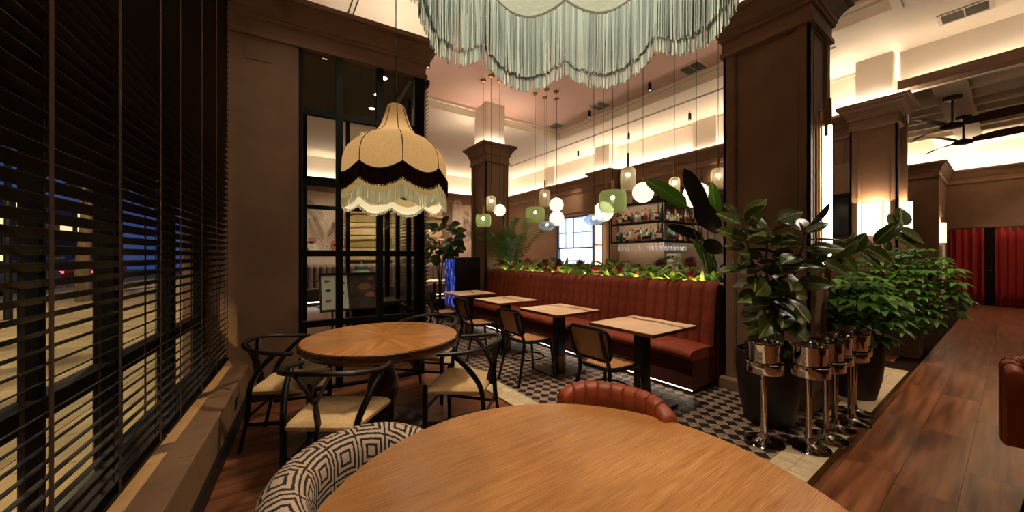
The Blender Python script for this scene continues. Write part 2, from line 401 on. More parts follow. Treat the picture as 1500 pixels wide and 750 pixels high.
for k in range(9): put('rafter', rme, rc, loc=(9.15+k*.62, 0, 0))
MB().box(8.62, 14.6, .45, .85, 4.38, 4.62).build('cross_beam', m_raft, rc)

# ---- columns
def column(label, x0, x1, y0, y1, top=4.67, wtop=None):
    cx, cy, hx, hy = (x0+x1)/2, (y0+y1)/2, (x1-x0)/2, (y1-y0)/2
    t = thing('column', label, 'column', (cx, cy, 0))
    MB().box(-hx+.022, hx-.022, -hy+.022, hy-.022, 0, 3.62).build('shaft', m_taupe, t)
    for (w, M) in ((hx, Matrix.Translation((0, -hy, 0))), (hx, Matrix.Translation((0, hy, 0)) @ Matrix.Rotation(pi, 4, 'Z')),
                   (hy, Matrix.Translation((-hx, 0, 0)) @ Matrix.Rotation(-pi/2, 4, 'Z')), (hy, Matrix.Translation((hx, 0, 0)) @ Matrix.Rotation(pi/2, 4, 'Z'))):
        b = MB().frame(-w, w, .12, 3.6, .085, 0, .024); b.frame(-w+.085, w-.085, .205, 3.515, .022, -.004, .02)
        b.frame(-w+.107, w-.107, .227, 3.493, .012, .008, .022)
        b.build('panel_frame', m_taupe, t, M=M)
    b = MB().sqloft(0, 0, hx, hy, [(o, z) for o, z in CP if o > -.05][:-2]+[(.12, 3.885), (-.1, 3.885)]); b.build('capital', m_taupe, t)
    MB().sqloft(0, 0, hx, hy, [(.03, 0), (.03, .1), (.02, .12), (0, .13)]).build('base', m_taupe, t)
    MB().box(-hx+.06, hx-.06, -hy+.06, hy-.06, 3.88, wtop or top).build('upper_shaft', m_white, t)['label'] = 'white upper shaft of the column'
    e = MB()
    for a in ((-hx+.01, hx-.01, -hy+.0, -hy+.04), (-hx+.01, hx-.01, hy-.04, hy), (-hx, -hx+.04, -hy+.04, hy-.04), (hx-.04, hx, -hy+.04, hy-.04)): e.box(*a, 3.888, 3.9)
    e.build('led_strip', m_cove2, t)
    return t
column('broad taupe panelled column between the banquette and the potted rubber plant', 4.0, 4.6, 1.05, 1.78, 4.87)
column('taupe panelled column at the far end of the banquette behind the palm', 4.0, 4.6, 6.72, 7.4, 4.87)
column('taupe panelled column beside the ceiling fans, carrying two box sconces', 8.12, 8.72, 1.05, 1.6)
column('taupe panelled pilaster between the kitchen hatch and the bottle shelves', 8.12, 8.72, 6.7, 7.35)

# ---- window wall (W frame)
def W(o): o.rotation_euler = (0, 0, WZ); return o
m_bench = mat('bench_plaster', '86663f', .7, var=(5, '74563a', 4))
m_benchtop = mat('bench_stone', '8c6a4c', .55, var=(12, '7c5c42', 5))
wl = struct(W(MB().box(-1.0, -.74, -7, 4.35, 3.75, 4.7).box(-1.0, -.74, -7, .3, 0, 3.75).box(-1.0, -.74, 4.15, 4.35, 0, 3.75).box(-1.0, -.74, 4.35, 14.0, 2.6, 4.7).box(-1.0, -.74, 6.4, 14, 0, 2.6).build('wall_left', m_taupe)), 'dark street side wall around the tall windows')
struct(W(MB().box(-1.0, -.74, .3, 4.15, 0, .33).box(-.8, -.535, -4, 4.15, 0, .335).build('wall_bench', m_bench)), 'low plastered bench under the windows')
bt = W(MB().box(-.74, -.535, -4, 4.15, .335, .34).build('trim_10', m_benchtop)); struct(bt, 'stone top of the low window bench')
for k in range(9): MB().box(-.76, -.525, -3.9+k*.9, -3.003+k*.9, .34, .368).build('slab', m_benchtop, bt, bevel=.004)
struct(W(MB().box(-.535, -.515, -4, 4.15, 0, .11).build('baseboard_left', mat('skirting_black', '0e0a08', .5))), 'black skirting under the window bench')
m_wframe = mat('window_frame_black', '070605', .5, spec=.2)
wins = [(.32, 1.42), (1.42, 2.52), (2.52, 3.32), (3.32, 4.14)]
for i, (s0, s1) in enumerate(wins):
    b = MB(); b.box(-.92, -.85, s0, s0+.05, .33, 3.75).box(-.92, -.85, s1-.05, s1, .33, 3.75)
    b.box(-.92, -.85, s0, s1, .33, .4).box(-.92, -.85, s0, s1, 3.68, 3.75).box(-.92, -.85, s0, s1, .8, .88).box(-.91, -.86, s0, s1, 2.6, 2.66)
    if i in (0, 1): b.box(-.91, -.86, (s0+s1)/2-.02, (s0+s1)/2+.02, .4, 3.68)
    w = struct(W(b.build('window_%d' % (i+1), m_wframe)), 'tall black framed street window behind the blind')
    for z0, z1 in ((.4, .8), (.88, 2.6), (2.66, 3.68)): MB().box(-.888, -.882, s0+.05, s1-.05, z0, z1).build('pane', m_glass, w)
# ---- vestibule: brown wall panel, glazed front, glazed right side, glazed back
S0, S1, D0, D1 = 4.15, 6.3, -.12, 1.16
wv = struct(W(MB().box(-.74, D0, S0, S0+.2, 0, 3.6).box(D0, D1, S0, S0+.12, 3.63, 3.7).box(-.74, D1, S0+.02, S0+.2, 3.6, 3.88).build('wall_vestibule', m_taupe)), 'brown wall panel between the blinds and the glazed vestibule')
W(MB().frame(-.55, -.35, 3.28, 3.48, .006, S0-.008, S0).build('access_hatch', m_taupe, None)); h = bpy.data.objects['access_hatch']; h.rotation_euler = (0, 0, 0); h.parent = wv
struct(W(MB().box(-.74, D0, S0-.02, S0, 0, .13).build('baseboard_front', MATS['skirting_black'])), 'black skirting under the brown wall panel')
cv = MB().extr(CP, (-.74, S0), (D1, S0), (0, -1), 0, 0, 1).extr(CP, (D1, S0), (D1, S1), (1, 0), 0, 1, 0)
cvo = struct(W(cv.build('trim_11', m_taupe)), 'dark taupe cornice crowning the glazed vestibule'); MB().box(-.7, D1-.05, S0+.01, S0+.06, 3.889, 3.9).box(D1-.05, D1, S0+.06, S1, 3.889, 3.9).build('led_strip', m_cove, cvo)
zr = [0, .70, 1.43, 2.16, 2.89, 3.63]; dc = [D0, .25, .66, 1.08]
b = MB(); wz = .045
for d in dc: b.box(d-.034 if d > D0 else d, d+.036, S0, S0+.07, 0, 3.63)
b.box(1.08, D1, S0, S0+.08, 0, 3.63)
for z in zr: b.box(D0, D1, S0+.005, S0+.065, max(0, z-.034), z+.03)
wf = struct(W(b.build('window_5', m_wframe)), 'black grid glazing of the entrance vestibule')
for i in range(3):
    for k in range(5): MB().box(dc[i]+.036, dc[i+1]-.034, S0+.032, S0+.038, zr[k]+.03, zr[k+1]-.034).build('pane', m_glass, wf)
b = MB(); ss = [S0+.08, 4.8, 5.5, S1]
for s in ss: b.box(D1-.06, D1, s-.025, s+.025, 0, 3.63)
for z in zr: b.box(D1-.055, D1-.005, S0+.08, S1, max(0, z-.025), z+.02)
wf2 = struct(W(b.build('window_6', m_wframe)), 'black glazed right side of the vestibule')
for i in range(3):
    for k in range(5): MB().box(D1-.034, D1-.028, ss[i]+.025, ss[i+1]-.025, zr[k]+.02, zr[k+1]-.025).build('pane', m_glass, wf2)
b = MB(); db = [-.7, -.1, .5, 1.1]; zb = [0, 2.16, 2.6, 3.63]
for d in db: b.box(d-.03, d+.03, S1-.07, S1, 0, 3.63)
for z in zb: b.box(-.74, D1, S1-.065, S1-.005, max(0, z-.03), z+.03)
wf3 = struct(W(b.build('window_7', m_wframe)), 'black glazed back of the vestibule')
for i in range(3):
    for k in range(3): MB().box(db[i]+.03, db[i+1]-.03, S1-.04, S1-.034, zb[k]+.03, zb[k+1]-.03).build('pane', m_glass, wf3)
struct(W(MB().box(-.74, D1, S0+.12, S1, 3.63, 3.7).box(-.74, D1, S0+.2, S1, 3.7, 3.88).build('ceiling_vestibule', mat('olive_plaster', '8f8268', .85))), 'dull olive ceiling inside the vestibule')
struct(W(MB().box(-.95, -.85, 4.36, 6.39, 0, 2.6).box(-.85, -.83, 4.4, 4.5, 0, 2.6).box(-.85, -.83, 5.3, 5.4, 0, 2.6).build('door_1', m_wframe)), 'black street door of the vestibule')
# ---- street outside (W frame)
m_pave = mat('street_paving', '9a7f58', .8, var=(1.1, '6d5a48', 6), bump=(4, .2))
pv = struct(W(MB().box(-9, -1.0, -8, 60, -.3, -.12).build('pavement', MATS['grout'])), 'paved street outside the windows')
m_pv = mat('paver', '8a7458', .8, var=(2, '6d5c4a', 5), rnd=.2, coord='World')
pme = MB().box(.004, .896, .004, .596, -.12, -.1).mesh('paver', m_pv)
for i in range(9):
    for j in range(22): put('paver', pme, pv, loc=(-9.1+i*.9, 2+j*.6+(i % 2)*.3, 0))
pfl = MB()
for i in range(9):
    for j in range(22, 90): pfl.box(-9.1+i*.9+.004, -9.1+i*.9+.896, 2+j*.6+(i % 2)*.3+.004, 2+j*.6+(i % 2)*.3+.596, -.12, -.1)
tag(pfl.build('paver_field', m_pv, pv), kind='stuff')
struct(W(MB().box(-40, -9.2, -30, 60, -.35, -.24).build('road', mat('asphalt', '2e2b2a', .7, var=(6, '3a3530', 5)))), 'dark asphalt road')
struct(W(MB().box(-9.25, -9.0, -8, 60, -.3, -.1).build('kerb', mat('kerb_stone', '6e665c', .8))), 'stone kerb along the street')
# ================================================================ FURNITURE
# ---- banquette
Y0, Y1 = 1.82, 6.5
bq = thing('banquette', 'long rust velvet channel-back banquette along the planter', 'banquette', (0, 0, 0))
b = MB(); n = 24
sec = [(3.50, .36), (3.44, .37), (3.415, .39), (3.41, .42), (3.42, .45), (3.45, .468), (3.6, .475), (3.85, .465), (3.9, .46), (3.9, .36)]
b.loft([[(x, y, z-(.012 if (i in (0, n)) else 0)) for x, z in sec] for i, y in enumerate([Y0+(Y1-Y0)*k/n for k in range(n+1)])])
b.build('seat', m_velvet, bq, smooth=True, ang=60)
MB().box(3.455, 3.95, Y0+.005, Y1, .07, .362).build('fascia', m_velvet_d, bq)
MB().box(3.53, 3.95, Y0+.04, Y1, 0, .07).build('plinth', m_black, bq)
MB().box(3.475, 3.487, Y0+.02, Y1-.02, .052, .068).build('led_strip', m_led, bq)
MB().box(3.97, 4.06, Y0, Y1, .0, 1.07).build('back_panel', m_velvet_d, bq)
NCH = 34; cw = (Y1-Y0)/NCH
def chan(u, v):
    path = [(3.875, .45), (3.885, .6), (3.905, .8), (3.93, .98), (3.945, 1.05), (3.965, 1.085), (4.0, 1.1), (4.06, 1.1)]
    t = v*(len(path)-1); i = min(int(t), len(path)-2); q = t-i
    x = path[i][0]*(1-q)+path[i+1][0]*q; z = path[i][1]*(1-q)+path[i+1][1]*q
    bl = .04*(max(0, 1-(2*u-1)**2)**.5); k = min(1, max(0, (v-.65)/.3))
    return (x-bl*(1-k), u*cw, z+bl*.6*k)
cm = MB().grid(chan, 8, 14).mesh('channel', m_velvet, True, 80)
for k in range(NCH): put('channel', cm, bq, loc=(0, Y0+k*cw, 0))

# ---- square tables
def marble(name):
    m, nt, b = nodes(name); N = nt.nodes.new; L = nt.links.new
    tc = N('ShaderNodeTexCoord'); n = N('ShaderNodeTexNoise'); n.inputs['Scale'].default_value = 2.2; n.inputs['Detail'].default_value = 6
    oi = N('ShaderNodeObjectInfo'); ad = N('ShaderNodeVectorMath'); ad.operation = 'ADD'; sc_ = N('ShaderNodeVectorMath'); sc_.operation = 'SCALE'
    L(oi.outputs['Location'], sc_.inputs[0]); sc_.inputs['Scale'].default_value = 1.7; L(tc.outputs['Object'], ad.inputs[0]); L(sc_.outputs[0], ad.inputs[1])
    L(ad.outputs[0], n.inputs['Vector'])
    w = N('ShaderNodeTexWave'); w.inputs['Scale'].default_value = .55; w.inputs['Distortion'].default_value = 5; w.inputs['Detail'].default_value = 3; w.inputs['Detail Scale'].default_value = 1.4
    L(ad.outputs[0], w.inputs['Vector'])
    r1 = ramp(nt, [(0, '5a3a28'), (.012, 'a88868'), (.035, 'ead4c0'), (1, 'eedac8')]); L(w.outputs['Fac'], r1.inputs[0])
    r2 = ramp(nt, [(.35, 'e0c8b2'), (.7, 'fff4e8')]); L(n.outputs['Fac'], r2.inputs[0])
    mx = N('ShaderNodeMix'); mx.data_type = 'RGBA'; mx.blend_type = 'MULTIPLY'; mx.inputs['Factor'].default_value = 1
    L(r1.outputs[0], mx.inputs['A']); L(r2.outputs[0], mx.inputs['B']); L(mx.outputs['Result'], b.inputs['Base Color'])
    b.inputs['Roughness'].default_value = .3; MATS[name] = m; return m
m_marble = marble('veined_marble')
m_bronze = mat('aged_bronze', '5e4226', .4, .8, var=(6, '46301c', 4))
TY = [2.03, 3.185, 4.345, 5.5]
tl = ['square marble-topped table nearest the broad column', 'square marble-topped table second from the broad column', 'square marble-topped table third from the broad column', 'square marble-topped table farthest from the broad column, by the black kiosk']
t0 = thing('square_table', tl[0], 'table', (2.93, TY[0], 0), 0, 'marble tables along the banquette')
h = .345
MB().box(-h+.004, h-.004, -h+.004, h-.004, .728, .757).build('tabletop', m_marble, t0, bevel=.003)
MB().box(-h, -h+.005, -h, h, .726, .753).box(h-.005, h, -h, h, .726, .753).box(-h, h, -h, -h+.005, .726, .753).box(-h, h, h-.005, h, .726, .753).build('brass_edge', m_brass, t0)
MB().box(-.055, .055, -.055, .055, .2, .715).box(-.2, .2, -.2, .2, .715, .728).build('pedestal', m_blackwood, t0, bevel=.004)
MB().box(-.057, .057, -.057, .057, .018, .2).build('collar', m_bronze, t0, bevel=.003)
MB().box(-.23, .23, -.23, .23, 0, .018).build('base_plate', m_bronze, t0, bevel=.004)
for k in (1, 2, 3): dup(t0, (2.93, TY[k], 0), 0, tl[k])

# ---- bentwood cane chairs (face +X)
m_cane = mat('woven_cane', 'a97b4c', .6, var=(160, '7a532f', 1), bump=(300, .25))
m_caneseat = mat('cane_seat', 'b9824f', .55, var=(140, '94643a', 1), bump=(300, .2))
def rrect(hx, hy, r, n=5):
    pts = []
    for cx, cy, a0 in ((hx-r, hy-r, 0), (-hx+r, hy-r, 90), (-hx+r, -hy+r, 180), (hx-r, -hy+r, 270)):
        for k in range(n+1): a = R(a0+90*k/n); pts.append((cx+r*cos(a), cy+r*sin(a)))
    return pts
cl_ = ['black bentwood chair with cane back at the table nearest the broad column', 'black bentwood chair with cane back at the second table from the broad column', 'black bentwood chair with cane back at the third table from the broad column', 'black bentwood chair with cane back at the farthest marble table']
c0 = thing('cane_chair', cl_[0], 'chair', (2.49, TY[0]+.03, 0), R(3), 'cane chairs facing the banquette')
o1 = [(x*(1+.0*y), y*(1+.12*x/.2)) for x, y in rrect(.2, .2, .1)]; o2 = [(x*.86, y*.86) for x, y in o1]
MB().loft([[(x, y, .44) for x, y in o1], [(x*1.03, y*1.03, .455) for x, y in o1], [(x, y, .47) for x, y in o1], [(x, y, .47) for x, y in o2], [(x, y, .44) for x, y in o2]], caps=False, wrap=True).build('seat_ring', m_blackwood, c0, smooth=True)
MB().prism(o2, .452, .466).build('seat', m_caneseat, c0)
def backpt(y, z):                                    # curved, leaning back
    return (-.2-(z-.46)*.2-.03+.25*y*y, y, z)
bo = [backpt(y, .675+z) for y, z in rrect(.205, .13, .065)]
MB().tube(bo, .016, 8, closed=True).build('back_frame', m_blackwood, c0, smooth=True)
b = MB(); bi = [backpt(y, .675+z) for y, z in rrect(.195, .12, .055)]
b.add(bi+[(x-.006, y, z) for x, y, z in bi], [tuple(range(len(bi)))[::-1], tuple(range(len(bi), 2*len(bi)))]).build('backrest', m_cane, c0)
for s in (-1, 1):
    MB().tube(smoothpath([(-.3, s*.19, 0), (-.24, s*.17, .25), (-.2, s*.155, .46), (-.28, s*.165, .62), (-.335, s*.165, .80)], 4), [.015]*4+[.018]*9+[.015]*4, 8).build('rear_leg', m_blackwood, c0, smooth=True)
    MB().tube(smoothpath([(.22, s*.2, 0), (.19, s*.185, .25), (.17, s*.17, .45)], 4), [.013]*4+[.017]*5, 8).build('front_leg', m_blackwood, c0, smooth=True)
MB().tube([(.19*cos(a)-.02, .17*sin(a), .25) for a in [2*pi*k/20 for k in range(20)]], .009, 6, closed=True).build('stretcher_hoop', m_blackwood, c0, smooth=True)
for k in (1, 2, 3): dup(c0, (2.48+.01*k, TY[k]+.02, 0), R(3-2*k), cl_[k])

# ---- wishbone chairs (face +Y)
m_cord = mat('paper_cord', 'd6b380', .7, var=(40, 'b8925e', 3), bump=(140, .3), stretch=(1, 6, 1))
w0 = thing('wishbone_chair', 'black wishbone armchair with woven cord seat, back towards the patterned chair', 'chair', (.37, 2.42, 0), R(-36), 'wishbone chairs round the sunburst table')
b = MB()
def seatpt(u, v):
    x = 2*u-1; y = 2*v-1; w = .205+.065*(y+1)/2; m = max(abs(x), abs(y)); e = 1-m
    ed = max(0, (m-.82)/.18); dip = -.02*(1-m)-.006*(1 if abs(abs(x)-abs(y)) < .12 else 0)
    return (x*w, y*.215, .455+dip-.022*ed*ed)
b.grid(seatpt, 22, 22)
rim = lambda z, k: [(sx*(.205+.065*(sy+1)/2)*k, sy*.215*k, z) for sx, sy in [(-1,-1),(-.5,-1),(0,-1),(.5,-1),(1,-1),(1,-.5),(1,0),(1,.5),(1,1),(.5,1),(0,1),(-.5,1),(-1,1),(-1,.5),(-1,0),(-1,-.5)]]
b.loft([rim(.433, 1), rim(.42, 1.005), rim(.408, .98), rim(.408, .2)])
b.build('seat', m_cord, w0, smooth=True, ang=50)
for s in (-1, 1):
    MB().tube([(s*.262, .2, 0), (s*.262, .2, .2), (s*.262, .198, .44), (s*.262, .198, .475)], [.013, .019, .02, .012], 10).build('front_leg', m_blackwood, w0, smooth=True)
    MB().tube(smoothpath([(s*.2, -.27, 0), (s*.2, -.22, .25), (s*.212, -.2, .45), (s*.255, -.12, .6), (s*.288, -.01, .71)], 5), [.013]*5+[.019]*11+[.017]*4+[.012], 10).build('rear_leg', m_blackwood, w0, smooth=True)
    MB().tube([(s*.258, .19, .2), (s*.207, -.21, .2)], .011, 8, squash=(.6, 1.2)).build('side_stretcher', m_blackwood, w0, smooth=True)
MB().tube([(-.255, .2, .3), (.255, .2, .3)], .011, 8).build('front_stretcher', m_blackwood, w0, smooth=True)
MB().tube([(-.2, -.215, .25), (.2, -.215, .25)], .011, 8).build('rear_stretcher', m_blackwood, w0, smooth=True)
rp = [(-.288, .1, .705), (-.295, .02, .712), (-.285, -.08, .722), (-.24, -.19, .738), (-.15, -.262, .752), (0, -.29, .76), (.15, -.262, .752), (.24, -.19, .738), (.285, -.08, .722), (.295, .02, .712), (.288, .1, .705)]
MB().tube(smoothpath(rp, 4), .0165, 10, squash=(1.15, .85)).build('top_rail', m_blackwood, w0, smooth=True)
sp = MB().tube(smoothpath([(0, -.212, .42), (0, -.235, .52), (0, -.25, .6)], 3), [.03]*4+[.026]*3, 8, squash=(1, .25))
for s in (-1, 1): sp.tube(smoothpath([(s*.012, -.248, .585), (s*.05, -.262, .67), (s*.1, -.276, .75)], 3), .018, 8, squash=(1, .35))
sp.build('splat', m_blackwood, w0, smooth=True)
dup(w0, (1.26, 2.47, 0), R(46), 'black wishbone armchair with woven cord seat, between the sunburst table and the tiles')
dup(w0, (.17, 3.24, 0), R(-112), 'black wishbone armchair with woven cord seat against the brown wall panel')
dup(w0, (1.33, 3.42, 0), R(132), 'black wishbone armchair with woven cord seat on the far side of the sunburst table')

# ---- round sunburst table
m_veneer = mat('sunburst_veneer', 'b57a3a', .3, var=(3.2, '7d4a20', 6), stretch=(1, 7, 4), rnd=.2, coat=.1, bump=(20, .02))
m_venedge = mat('veneer_edge', '5d2f12', .25, var=(6, '3c1c0a', 5), stretch=(3, 3, 8), coat=.5)
m_darkwood = mat('turned_mahogany', '3a1a0c', .3, var=(8, '241007', 4), coat=.4)
rt = thing('round_table', 'round sunburst-veneer table on a turned pedestal under the fringed bell lamp', 'table', (.786, 2.953, 0), R(12))
RR = .61
wm = MB().prism([(0, 0)]+[((RR-.02)*cos(a), (RR-.02)*sin(a)) for a in [R(-22.5+45*k/10) for k in range(11)]], .738, .752).mesh('veneer_wedge', m_veneer)
for k in range(8): put('veneer_wedge', wm, rt, rot=(0, 0, k*pi/4+.0005))
MB().lathe([(.001, .68), (RR-.03, .68), (RR-.008, .69), (RR, .705), (RR, .735), (RR-.006, .748), (RR-.019, .7525), (RR-.021, .735), (.001, .735)], 64).build('rim', m_venedge, rt, smooth=True)
MB().lathe([(.24, .68), (.24, .66), (.1, .64), (.075, .6), (.06, .55), (.075, .5), (.11, .42), (.125, .34), (.11, .26), (.07, .18), (.065, .14), (.09, .11), (.12, .08)], 24).build('pedestal', m_darkwood, rt, smooth=True)
MB().lathe([(.001, .085), (.13, .085), (.2, .06), (.31, .045), (.325, .03), (.325, 0), (.001, 0)], 40).build('base', m_darkwood, rt, smooth=True)

# ---- near round table
def wood_top(name):
    m, nt, b = nodes(name); N = nt.nodes.new; L = nt.links.new
    tc = N('ShaderNodeTexCoord'); mp = N('ShaderNodeMapping'); mp.inputs['Rotation'].default_value = (0, 0, R(28)); mp.inputs['Scale'].default_value = (1.1, 16, 1)
    L(tc.outputs['Object'], mp.inputs[0])
    n = N('ShaderNodeTexNoise'); n.inputs['Scale'].default_value = 2.4; n.inputs['Detail'].default_value = 9; n.inputs['Roughness'].default_value = .65; n.inputs['Distortion'].default_value = .35; L(mp.outputs[0], n.inputs[0])
    n2 = N('ShaderNodeTexNoise'); n2.inputs['Scale'].default_value = 1.7; n2.inputs['Detail'].default_value = 3; L(tc.outputs['Object'], n2.inputs[0])
    mp3 = N('ShaderNodeMapping'); mp3.inputs['Rotation'].default_value = (0, 0, R(28)); mp3.inputs['Scale'].default_value = (6, 220, 1); L(tc.outputs['Object'], mp3.inputs[0])
    n3 = N('ShaderNodeTexNoise'); n3.inputs['Scale'].default_value = 2; n3.inputs['Detail'].default_value = 2; L(mp3.outputs[0], n3.inputs[0])
    r1 = ramp(nt, [(.28, 'a87444'), (.5, 'bd8850'), (.72, 'cb9962')]); L(n.outputs[0], r1.inputs[0])
    r2 = ramp(nt, [(.3, 'd0c0b0'), (.7, 'ffffff')]); L(n2.outputs[0], r2.inputs[0])
    r3 = ramp(nt, [(.35, 'd8ccc0'), (.6, 'ffffff')]); L(n3.outputs[0], r3.inputs[0])
    mx = N('ShaderNodeMix'); mx.data_type = 'RGBA'; mx.blend_type = 'MULTIPLY'; mx.inputs['Factor'].default_value = 1
    mx2 = N('ShaderNodeMix'); mx2.data_type = 'RGBA'; mx2.blend_type = 'MULTIPLY'; mx2.inputs['Factor'].default_value = 1
    L(r1.outputs[0], mx.inputs['A']); L(r2.outputs[0], mx.inputs['B']); L(mx.outputs['Result'], mx2.inputs['A']); L(r3.outputs[0], mx2.inputs['B']); L(mx2.outputs['Result'], b.inputs['Base Color'])
    b.inputs['Roughness'].default_value = .36; bp = N('ShaderNodeBump'); bp.inputs['Strength'].default_value = .04; bp.inputs['Distance'].default_value = .005
    L(n3.outputs[0], bp.inputs['Height']); L(bp.outputs[0], b.inputs['Normal']); MATS[name] = m; return m
nt_ = thing('round_table', 'large round light-wood table filling the foreground', 'table', (.648, .612, 0), 0)
Rn = .685
MB().lathe([(.001, .715), (Rn-.03, .715), (Rn-.006, .722), (Rn, .732), (Rn-.001, .742), (Rn-.006, .749), (Rn-.012, .75), (.001, .75)], 128).build('tabletop', wood_top('oak_top'), nt_, smooth=True)
MB().lathe([(.28, .715), (.28, .69), (.07, .68), (.055, .4), (.06, .1), (.1, .05), (.3, .03), (.31, 0)], 32).build('pedestal', m_black, nt_, smooth=True)

# ---- barrel chair in diamond fabric (faces +Y)
def pattern(name):
    m, nt, b = nodes(name); N = nt.nodes.new; L = nt.links.new
    uv = N('ShaderNodeUVMap'); sp_ = N('ShaderNodeSeparateXYZ'); nz = N('ShaderNodeTexNoise'); nz.inputs['Scale'].default_value = 9; nz.inputs['Detail'].default_value = 2
    L(uv.outputs[0], nz.inputs[0]); ad = N('ShaderNodeVectorMath'); ad.operation = 'MULTIPLY_ADD'; ad.inputs[1].default_value = (.06, .06, 0); L(nz.outputs['Color'], ad.inputs[0]); L(uv.outputs[0], ad.inputs[2])
    L(ad.outputs[0], sp_.inputs[0])
    def mth(op, a, c=None, v=None):
        q = N('ShaderNodeMath'); q.operation = op; L(a, q.inputs[0])
        if c is not None: L(c, q.inputs[1])
        if v is not None: q.inputs[1].default_value = v
        return q.outputs[0]
    fx = mth('ABSOLUTE', mth('SUBTRACT', mth('FRACT', sp_.outputs[0]), v=.5)); fy = mth('ABSOLUTE', mth('SUBTRACT', mth('FRACT', sp_.outputs[1]), v=.5))
    d = mth('MAXIMUM', fx, fy)                       # 0 at centre .. .5 at the cell edge
    rp = ramp(nt, [(0, 'b9a08a'), (.13, '2a1c12'), (.21, 'b9a08a'), (.31, '2a1c12'), (.385, 'b9a08a'), (.465, '2a1c12')]); rp.color_ramp.interpolation = 'CONSTANT'
    L(d, rp.inputs[0]); L(rp.outputs[0], b.inputs['Base Color']); b.inputs['Roughness'].default_value = .85
    n2 = N('ShaderNodeTexNoise'); n2.inputs['Scale'].default_value = 60; bp = N('ShaderNodeBump'); bp.inputs['Strength'].default_value = .15; bp.inputs['Distance'].default_value = .004
    L(uv.outputs[0], n2.inputs[0]); L(n2.outputs[0], bp.inputs['Height']); L(bp.outputs[0], b.inputs['Normal']); MATS[name] = m; return m
def shell(b, a0, a1, na, hfun, ri, ro, z0, per=None, bulge=None):
    """curved upholstered back around -Y; cross-section runs outer-bottom, over the top, inner-bottom; returns uv per vertex"""
    uvs = []; n = 22; k0 = len(b.v); rm = (ri+ro)/2; rt_ = (ro-ri)/2
    for i in range(na+1):
        u = i/na; a = a0+(a1-a0)*u; H = hfun(a); arc = 0; prev = None
        end = min(1, min(u, 1-u)*na/1.5)**.5 if per is None else 1
        for j in range(n+1):
            t = j/n
            if t < .36: r, z = ro, z0+(H-rt_-z0)*t/.36
            elif t < .64:
                q = pi*(t-.36)/.28; r, z = rm+rt_*cos(q), H-rt_+rt_*sin(q)
            else: r, z = ri, H-rt_-(H-rt_-z0)*(t-.64)/.36
            if bulge: 
                bb = bulge*(max(0, 1-(2*u-1)**2))**.5
                r += bb*(1 if t < .36 else cos(pi*(t-.36)/.28) if t < .64 else -1); z += bb*(sin(pi*(t-.36)/.28) if .36 < t < .64 else 0)
            if prev: arc += math.hypot(r-prev[0], z-prev[1])
            prev = (r, z)
            b.v.append((r*sin(a), -r*cos(a), z)); uvs.append((a*rm/(per or .1), arc/(per or .1)))
    fs = [(k0+i*(n+1)+j, k0+i*(n+1)+j+1, k0+(i+1)*(n+1)+j+1, k0+(i+1)*(n+1)+j) for i in range(na) for j in range(n)]
    fs += [tuple(k0+j for j in range(n+1))[::-1], tuple(k0+na*(n+1)+j for j in range(n+1))]
    b.f += fs; b.m += [0]*len(fs); return uvs
m_pat = pattern('diamond_fabric')
pc = thing('barrel_chair', 'barrel chair in black and beige concentric diamond fabric at the foreground table', 'chair', (.30, 1.06, 0), math.atan2(-(.648-.30), .612-1.06))
b = MB(); uvs = shell(b, R(-100), R(100), 40, lambda a: .80-.11*(abs(a)/R(100))**3, .205, .335, .3, per=.115)
me = b.mesh('backrest', m_pat, True, 70); ul = me.uv_layers.new(name='UVMap')
for lp in me.loops: ul.data[lp.index].uv = uvs[lp.vertex_index]
put('backrest', me, pc)
MB().lathe([(.001, .3), (.22, .3), (.235, .33), (.235, .42), (.21, .45), (.001, .455)], 32).build('seat', mat('beige_upholstery', 'a28a72', .9), pc, smooth=True)
for sx in (-1, 1):
    for sy in (-1, 1): MB().tube([(sx*.15, sy*.15, .31), (sx*.18, sy*.18, 0)], [.018, .011], 10).build('leg', m_blackwood, pc, smooth=True)

# ---- rust channel-back tub chairs (face +Y)
m_rust = mat('rust_leather', '8a3810', .5, sheen=.1, var=(12, '742c0a', 4), bump=(120, .04))
m_seam = mat('rust_piping', '6e2a10', .6)
def tub(label, loc, rz, group):
    t = thing('tub_chair', label, 'chair', loc, rz, group); nch = 9; A = R(52)
    hf = lambda a: .818-.05*(abs(a)/A)**5
    for k in range(nch):
        a0 = -A+2*A*k/nch; a1 = a0+2*A/nch; b = MB(); ac = (a0+a1)/2
        shell(b, a0+.004, a1-.004, 8, hf, .265, .33, .36, per=.1, bulge=.003); b.build('channel', m_rust, t, smooth=True, ang=75)
        if k: 
            pth = [(r*sin(a0), -r*cos(a0), z) for r, z in [(.332, .37), (.332, hf(a0)-.035), (.323, hf(a0)-.008), (.298, hf(a0)+.003), (.272, hf(a0)-.008), (.263, hf(a0)-.035), (.263, .37)]]
            MB().tube(pth, .0045, 6).build('piping', m_seam, t, smooth=True)
    MB().lathe([(.001, .34), (.24, .34), (.262, .37), (.262, .42), (.235, .45), (.001, .46)], 32).build('seat', m_rust, t, smooth=True)
    for sx in (-1, 1):
        for sy in (-1, 1): MB().tube([(sx*.14, sy*.14, .345), (sx*.19, sy*.19, 0)], [.016, .009], 10).build('leg', m_blackwood, t, smooth=True)
    return t
tub('rust channel-back tub chair pushed up to the far side of the foreground table', (1.035, .91, 0), math.atan2(.917, -.399), 'rust tub chairs')
tub('rust channel-back tub chair cut off by the right edge of the picture', (3.45, -.285, 0), R(150), 'rust tub chairs')

